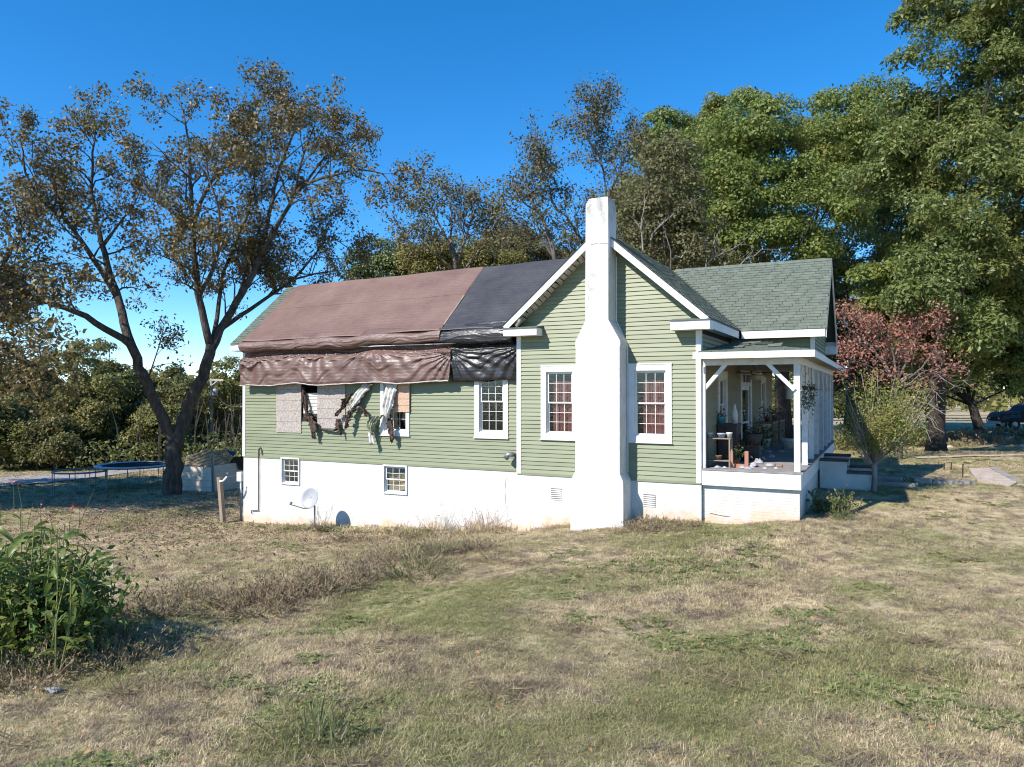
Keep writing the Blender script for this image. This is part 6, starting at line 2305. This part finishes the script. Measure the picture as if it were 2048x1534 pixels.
blades = [blade_mesh(.30 + .05 * k, .085 + .014 * ((k * 2) % 5), .5 + .32 * k, 0, k) for k in range(8)]
rng = np.random.RandomState(17)
sm, fm = MB(), MB()
for k in range(58):
    u = rng.uniform(-70, 200)
    top = 1032 + max(0, u - 60) ** 1.5 * .04 + rng.uniform(-18, 130)
    d = DC + rng.uniform(-.5, 1.5)
    foot = at_d(u * .72 + 14, 1330, d)
    foot[2] = gz(foot[0], foot[1]) - .03
    tip = at_d(u, top, d)
    Q, _ = resample([foot, (foot + tip) / 2 + rng.normal(size=3) * .05, tip], 6)
    sm.tube(Q, np.linspace(.012, .006, 6), 5)
    m = rng.randint(5, 8)
    for i in range(m):
        t = .2 + .8 * (i + rng.uniform(0, .8)) / m
        p = np.array([np.interp(t, np.linspace(0, 1, 6), Q[:, j]) for j in range(3)])
        o = bpy.data.objects.new('leaf', blades[rng.randint(8)])
        COL.objects.link(o)
        o.parent = canna
        o.location = p - cb
        o.rotation_euler = (rng.normal() * .45, rng.uniform(-.2, .9), rng.uniform(0, 6.28))
        sc = rng.uniform(.5, 1.1)
        o.scale = (sc, sc * rng.uniform(.75, 1.1), sc)
        ORG[o.name] = p
for (u0, v0, u1, v1, red) in ((45, 1040, 35, 968, 1), (85, 1050, 82, 1005, 1), (140, 1050, 146, 1012, 1), (150, 1048, 188, 978, 0), (55, 1030, 66, 1006, 0), (2, 1040, 0, 1008, 1), (105, 1040, 100, 1034, 1), (195, 1050, 207, 1024, 1), (158, 1030, 160, 1012, 1), (28, 1010, 26, 966, 1)):
    p, q = at_d(u0, v0 + 25, DC + .3), at_d(u1, v1, DC + .3)
    sm.tube([p, (p + q) / 2 + rng.normal(size=3) * .012, q], [.006, .005, .003], 4)
    if red:
        for i in range(4):
            c = q + rng.normal(size=3) * (.006, .006, .016)
            a = rng.normal(size=3) * .013
            b_ = rng.normal(size=3) * .013
            fm.add([c, c + a, c + a + b_, c + b_], [(0, 1, 2, 3)])
sm.build('stems', M['canna_stem'], canna, recalc=False, kind='stuff')
fm.build('flowers', M['canna_red'], canna, recalc=False, kind='stuff')
P = at_d(75, 1215, DC + .6) + rng.normal(size=(4500, 3)) * (.50, .42, .30)
P[:, 2] = np.maximum(P[:, 2], ground(P[:, 0], P[:, 1]) + .03)
link('small_leaves', leaf_mesh('small_leaves', P, unit(rng.normal(size=P.shape) + (0, 0, .4)), rng.uniform(.07, .18, len(P)), rng.uniform(.035, .08, len(P)), LMC, rng, .1, origin=cb), canna, cb, kind='stuff')

# ------------------------------------------------------------------ turf: many small tufts scattered over the lawn
def mk_grass():
    m = bpy.data.materials.new('dry_grass')
    nt, N, L = nodes_of(m)
    p = N['Principled BSDF']
    col, n2, n3 = soil_colour(nt, True)
    oi = N.new('ShaderNodeNewGeometry')
    vr = ramp(nt, oi.outputs['Random Per Island'], [(0, (.45,) * 3), (.5, (1.0,) * 3), (1, (1.6,) * 3)])
    col = mixc(nt, 1.0, col, vr, 'MULTIPLY')
    L.new(col, p.inputs['Base Color'])
    p.inputs['Roughness'].default_value = .75
    p.inputs['Specular IOR Level'].default_value = .2
    t = N.new('ShaderNodeBsdfTranslucent')
    L.new(col, t.inputs['Color'])
    mx = N.new('ShaderNodeMixShader')
    mx.inputs[0].default_value = .22
    L.new(p.outputs[0], mx.inputs[1])
    L.new(t.outputs[0], mx.inputs[2])
    L.new(mx.outputs[0], N['Material Output'].inputs['Surface'])
    return m


M['grass'] = mk_grass()


def tuft_mesh(seed, blades_n, R, H, flat):
    rng = np.random.RandomState(seed)
    V = []
    for k in range(blades_n):
        a, r_ = rng.uniform(0, 6.28), R * math.sqrt(rng.rand())
        p = np.array([math.cos(a) * r_, math.sin(a) * r_, -.008])
        a2 = rng.uniform(0, 6.28)
        h = H * rng.uniform(.45, 1.2)
        out = np.array([math.cos(a2), math.sin(a2), 0])
        sd_ = np.array([-out[1], out[0], 0]) * rng.uniform(.0018, .0038)
        l1 = flat * rng.uniform(.3, 1.3)
        mid = p + out * h * l1 * .45 + np.array([0, 0, h * .6])
        tip = p + out * h * l1 * 1.2 + np.array([0, 0, h * (1 - .45 * min(1, l1))])
        V += [p - sd_, p + sd_, mid + sd_ * .8, tip, mid - sd_ * .8]
    loops = []
    for k in range(blades_n):
        q = 5 * k
        loops += [q, q + 1, q + 2, q + 4, q + 4, q + 2, q + 3]
    return fast_mesh('grass_tuft', np.array(V), np.array(loops), np.array([4, 3] * blades_n), M['grass'])


tcol = bpy.data.collections.new('tuft_kinds')
for k, (nb, R, H, fl_) in enumerate(((26, .10, .040, 1.2), (26, .11, .032, 1.6), (20, .07, .070, .8), (30, .13, .026, 2.0), (16, .06, .10, .7))):
    tcol.objects.link(bpy.data.objects.new('tuft_%s' % 'abcde'[k], tuft_mesh(500 + k, nb, R, H, fl_)))


LMR = mk_leaf('lawn_weed', [(.15, .185, .06), (.20, .235, .08), (.25, .255, .10)], .3, .6, .8)


def rosette_mesh(seed):
    rng = np.random.RandomState(seed)
    V, loops, sizes = [], [], []
    for k in range(9):
        a = k * .7 + rng.uniform(-.2, .2)
        out = np.array([math.cos(a), math.sin(a), 0])
        sd_ = np.array([-out[1], out[0], 0]) * rng.uniform(.012, .02)
        l = rng.uniform(.05, .10)
        b_ = out * .01
        V += [b_, b_ + out * l * .55 + sd_ + (0, 0, .03), b_ + out * l + (0, 0, .02), b_ + out * l * .55 - sd_ + (0, 0, .03)]
        loops += [4 * k, 4 * k + 1, 4 * k + 2, 4 * k + 3]
        sizes.append(4)
    return fast_mesh('rosette', np.array(V), np.array(loops), np.array(sizes), LMR)


for k in range(2):
    tcol.objects.link(bpy.data.objects.new('tuft_%s' % 'fg'[k], rosette_mesh(700 + k)))
tcol.objects.link(bpy.data.objects.new('tuft_h', tuft_mesh(720, 34, .15, .04, 3.0)))


def scatter(name, P, rz, sc, idx, tilt, label):
    me = bpy.data.meshes.new(name)
    me.from_pydata([tuple(q) for q in P], [], [])
    a = me.attributes.new('rot', 'FLOAT_VECTOR', 'POINT')
    R = np.zeros((len(P), 3), np.float32)
    R[:, 2], R[:, 0], R[:, 1] = rz, tilt[:, 0], tilt[:, 1]
    a.data.foreach_set('vector', R.ravel())
    a = me.attributes.new('size', 'FLOAT', 'POINT')
    a.data.foreach_set('value', sc.astype(np.float32))
    a = me.attributes.new('pick', 'INT', 'POINT')
    a.data.foreach_set('value', idx.astype(np.int32))
    o = link(name, me, None, (0, 0, 0), kind='stuff', label=label)
    ng = bpy.data.node_groups.new('scatter', 'GeometryNodeTree')
    ng.interface.new_socket('Geometry', in_out='INPUT', socket_type='NodeSocketGeometry')
    ng.interface.new_socket('Geometry', in_out='OUTPUT', socket_type='NodeSocketGeometry')
    n = ng.nodes
    gi, go = n.new('NodeGroupInput'), n.new('NodeGroupOutput')
    iop, ci = n.new('GeometryNodeInstanceOnPoints'), n.new('GeometryNodeCollectionInfo')
    ci.inputs['Collection'].default_value = tcol
    ci.inputs['Separate Children'].default_value = True
    ci.inputs['Reset Children'].default_value = True
    iop.inputs['Pick Instance'].default_value = True

    def attr(nm, typ):
        q = n.new('GeometryNodeInputNamedAttribute')
        q.data_type = typ
        q.inputs['Name'].default_value = nm
        return q.outputs['Attribute']
    ng.links.new(gi.outputs[0], iop.inputs['Points'])
    ng.links.new(ci.outputs[0], iop.inputs['Instance'])
    ng.links.new(attr('pick', 'INT'), iop.inputs['Instance Index'])
    ng.links.new(attr('rot', 'FLOAT_VECTOR'), iop.inputs['Rotation'])
    ng.links.new(attr('size', 'FLOAT'), iop.inputs['Scale'])
    ng.links.new(iop.outputs[0], go.inputs[0])
    md = o.modifiers.new('scatter', 'NODES')
    md.node_group = ng
    return o


rng = np.random.RandomState(2)
NT = 430000
rr_ = np.exp(rng.uniform(math.log(3.4), math.log(62), NT))
aa = np.where(rng.rand(NT) < .84, rng.uniform(-.82, .82, NT), rng.uniform(-1.5, 1.5, NT))
q = FWD[None, :] * (rr_ * np.cos(aa))[:, None] + RGT[None, :] * (rr_ * np.sin(aa))[:, None]
x, y = q[:, 0], q[:, 1]
ok = ~((x > XL - .1) & (x < X1 + .15) & (y > YG + .1) & ((y > YW - .02) | (x > X0 - .05))) & ~((x > X1 - .1) & (x < -1.72) & (y > YG + .05) & (y < YB)) & ~((x > -7.36) & (x < -5.87) & (y > 17.92) & (y < 19))
ok &= ~((x > -1.75) & (x < -.2) & (y > 24.2) & (y < 26.7))
x, y, rr_ = x[ok], y[ok], rr_[ok]
bare = noise2(x * .9, y * .9, 77) + .5 * noise2(x * 2.4, y * 2.4, 78)
keep = bare + rng.uniform(-.25, .25, len(x)) > -.52
x, y, rr_, bare = x[keep], y[keep], rr_[keep], bare[keep]
z = ground(x, y)
n = len(x)
lush = noise2(x * .33 + 3, y * .33, 91) + .5 * noise2(x * 1.1, y * 1.1, 92)
idx = rng.choice(5, n, p=[.34, .28, .13, .20, .05])
idx = np.where((lush > .2) & (rng.rand(n) < .35), np.where(rng.rand(n) < .4, 4, 2), idx)
wd = noise2(x * .8 + 9, y * .8, 95) + .6 * noise2(x * 3.1, y * 3.1, 96)
idx = np.where((wd > .28) & (rng.rand(n) < .22), rng.randint(5, 7, n), idx)
idx = np.where((wd < -.15) & (rng.rand(n) < .4), 7, idx)
sc = rng.uniform(.5, 1.35, n) * (.85 + .5 * np.clip(lush, -.3, .5)) * np.interp(rr_, [5, 12, 38, 62], [.72, .92, 1.6, 2.2])
near_wall = (np.abs(y - 19.0) < .7) & (x < X1) & (x > -18)
sc = np.where(near_wall, sc * 2.3, sc)
scatter('grass', np.stack([x, y, z], 1), rng.uniform(0, 6.28, n), sc, idx, rng.normal(size=(n, 2)) * .18, 'short dry lawn grass')
# fallen leaves on the slope below the pecan
n = 9000
c = at_g(380, 1060)
x = c[0] + rng.normal(size=n) * 4.5
y = c[1] + rng.normal(size=n) * 3.2
k = (y < YW - .05) | (x < XL - .1)
x, y = x[k], y[k]
P = np.stack([x, y, ground(x, y) + rng.uniform(.02, .06, len(x))], 1)
x2, y2 = rng.uniform(-47, -21.2, 9000), rng.uniform(16, 36, 9000)
P = np.concatenate([P, np.stack([x2, y2, ground(x2, y2) + rng.uniform(.02, .06, 9000)], 1)])
LML = mk_leaf('fallen_leaf', [(.20, .12, .08), (.30, .20, .14), (.14, .09, .065), (.36, .27, .20)], .1, .8, .8)
link('fallen_leaves', leaf_mesh('fallen_leaves', P, unit(rng.normal(size=P.shape) * .5 + (0, 0, 1)), rng.uniform(.06, .13, len(P)), rng.uniform(.03, .06, len(P)), LML, rng, 0), None, (0, 0, 0), kind='stuff', label='fallen brown leaves on the slope under the pecan')

# heaps of dead grass left by the mower, and single fallen leaves on the lawn
P, N = [], []
spots = [at_g(u, v)[:2] for u, v in ((1150, 1262), (1120, 1270), (1060, 1130), (420, 1385), (330, 1375), (250, 1390), (760, 1310), (800, 1290), (1380, 1135), (1450, 1190), (1245, 1068), (680, 1420), (1000, 1400), (1560, 1320), (1880, 1165), (1830, 1215), (1440, 1370), (540, 1480))]
spots += [FWD[:2] * r * math.cos(a) + RGT[:2] * r * math.sin(a) for r, a in zip(rng.uniform(6, 17, 26), rng.uniform(-.6, .6, 26))]
for c in spots:
    m = rng.randint(120, 340)
    q = c + rng.normal(size=(m, 2)) * rng.uniform(.10, .26) * np.array([1.5, .8])
    dist = np.linalg.norm(q - c, axis=1)
    P.append(np.stack([q[:, 0], q[:, 1], ground(q[:, 0], q[:, 1]) + .01 + rng.uniform(0, .10, m) * np.exp(-dist * 4)], 1))
P = np.concatenate(P)
ok = (P[:, 1] < YG - .2) | (P[:, 0] > 0)
P = P[ok]
link('dead_grass', leaf_mesh('dead_grass', P, unit(rng.normal(size=P.shape) * .5 + (0, 0, 1)), rng.uniform(.10, .26, len(P)), rng.uniform(.006, .013, len(P)), LM['dryweed'], rng, .05), None, (0, 0, 0), kind='stuff', label='heaps of dead mown grass on the lawn')
n = 700
r, a = np.exp(rng.uniform(math.log(5.5), math.log(26), n)), rng.uniform(-.65, .65, n)
q = FWD[None, :2] * (r * np.cos(a))[:, None] + RGT[None, :2] * (r * np.sin(a))[:, None]
q = q[(q[:, 1] < 17.5) | (q[:, 0] > 0)]
P = np.stack([q[:, 0], q[:, 1], ground(q[:, 0], q[:, 1]) + .04], 1)
LMO = mk_leaf('orange_leaf', [(.34, .16, .06), (.42, .26, .13), (.24, .14, .08)], .15, .7, .8)
link('lawn_leaves', leaf_mesh('lawn_leaves', P, unit(rng.normal(size=P.shape) * .5 + (0, 0, 1)), rng.uniform(.04, .09, len(P)), rng.uniform(.02, .045, len(P)), LMO, rng, 0), None, (0, 0, 0), kind='stuff', label='single fallen leaves scattered over the lawn')
# pale dead limbs above the roof ridge
mb = MB()
for pts in ([(1402, 560), (1420, 520), (1455, 497), (1500, 488)], [(1425, 518), (1432, 490), (1428, 470)], [(1470, 545), (1490, 515), (1530, 500), (1562, 512)], [(1300, 480), (1330, 440), (1372, 410), (1400, 395)], [(1285, 500), (1283, 440), (1292, 380)], [(1345, 520), (1380, 500), (1410, 505)]):
    Q, L_ = resample(px_poly(pts, 36.5), 9)
    Q += rng.normal(size=Q.shape) * .05
    mb.tube(Q, np.linspace(.045, .01, 9), 4)
    for k in range(7):
        i = rng.randint(2, 8)
        dv = unit(Q[i] - Q[i - 1] + rng.normal(size=3) * .12) * rng.uniform(.4, 1.0)
        mb.tube([Q[i], Q[i] + dv * .5 + rng.normal(size=3) * .06, Q[i] + dv], [.014, .01, .005], 3)
mb.build('dead_limbs', M['bark_pale'], bpy.data.objects['bronze_tree'], recalc=False, label='pale bare limbs above the ridge')
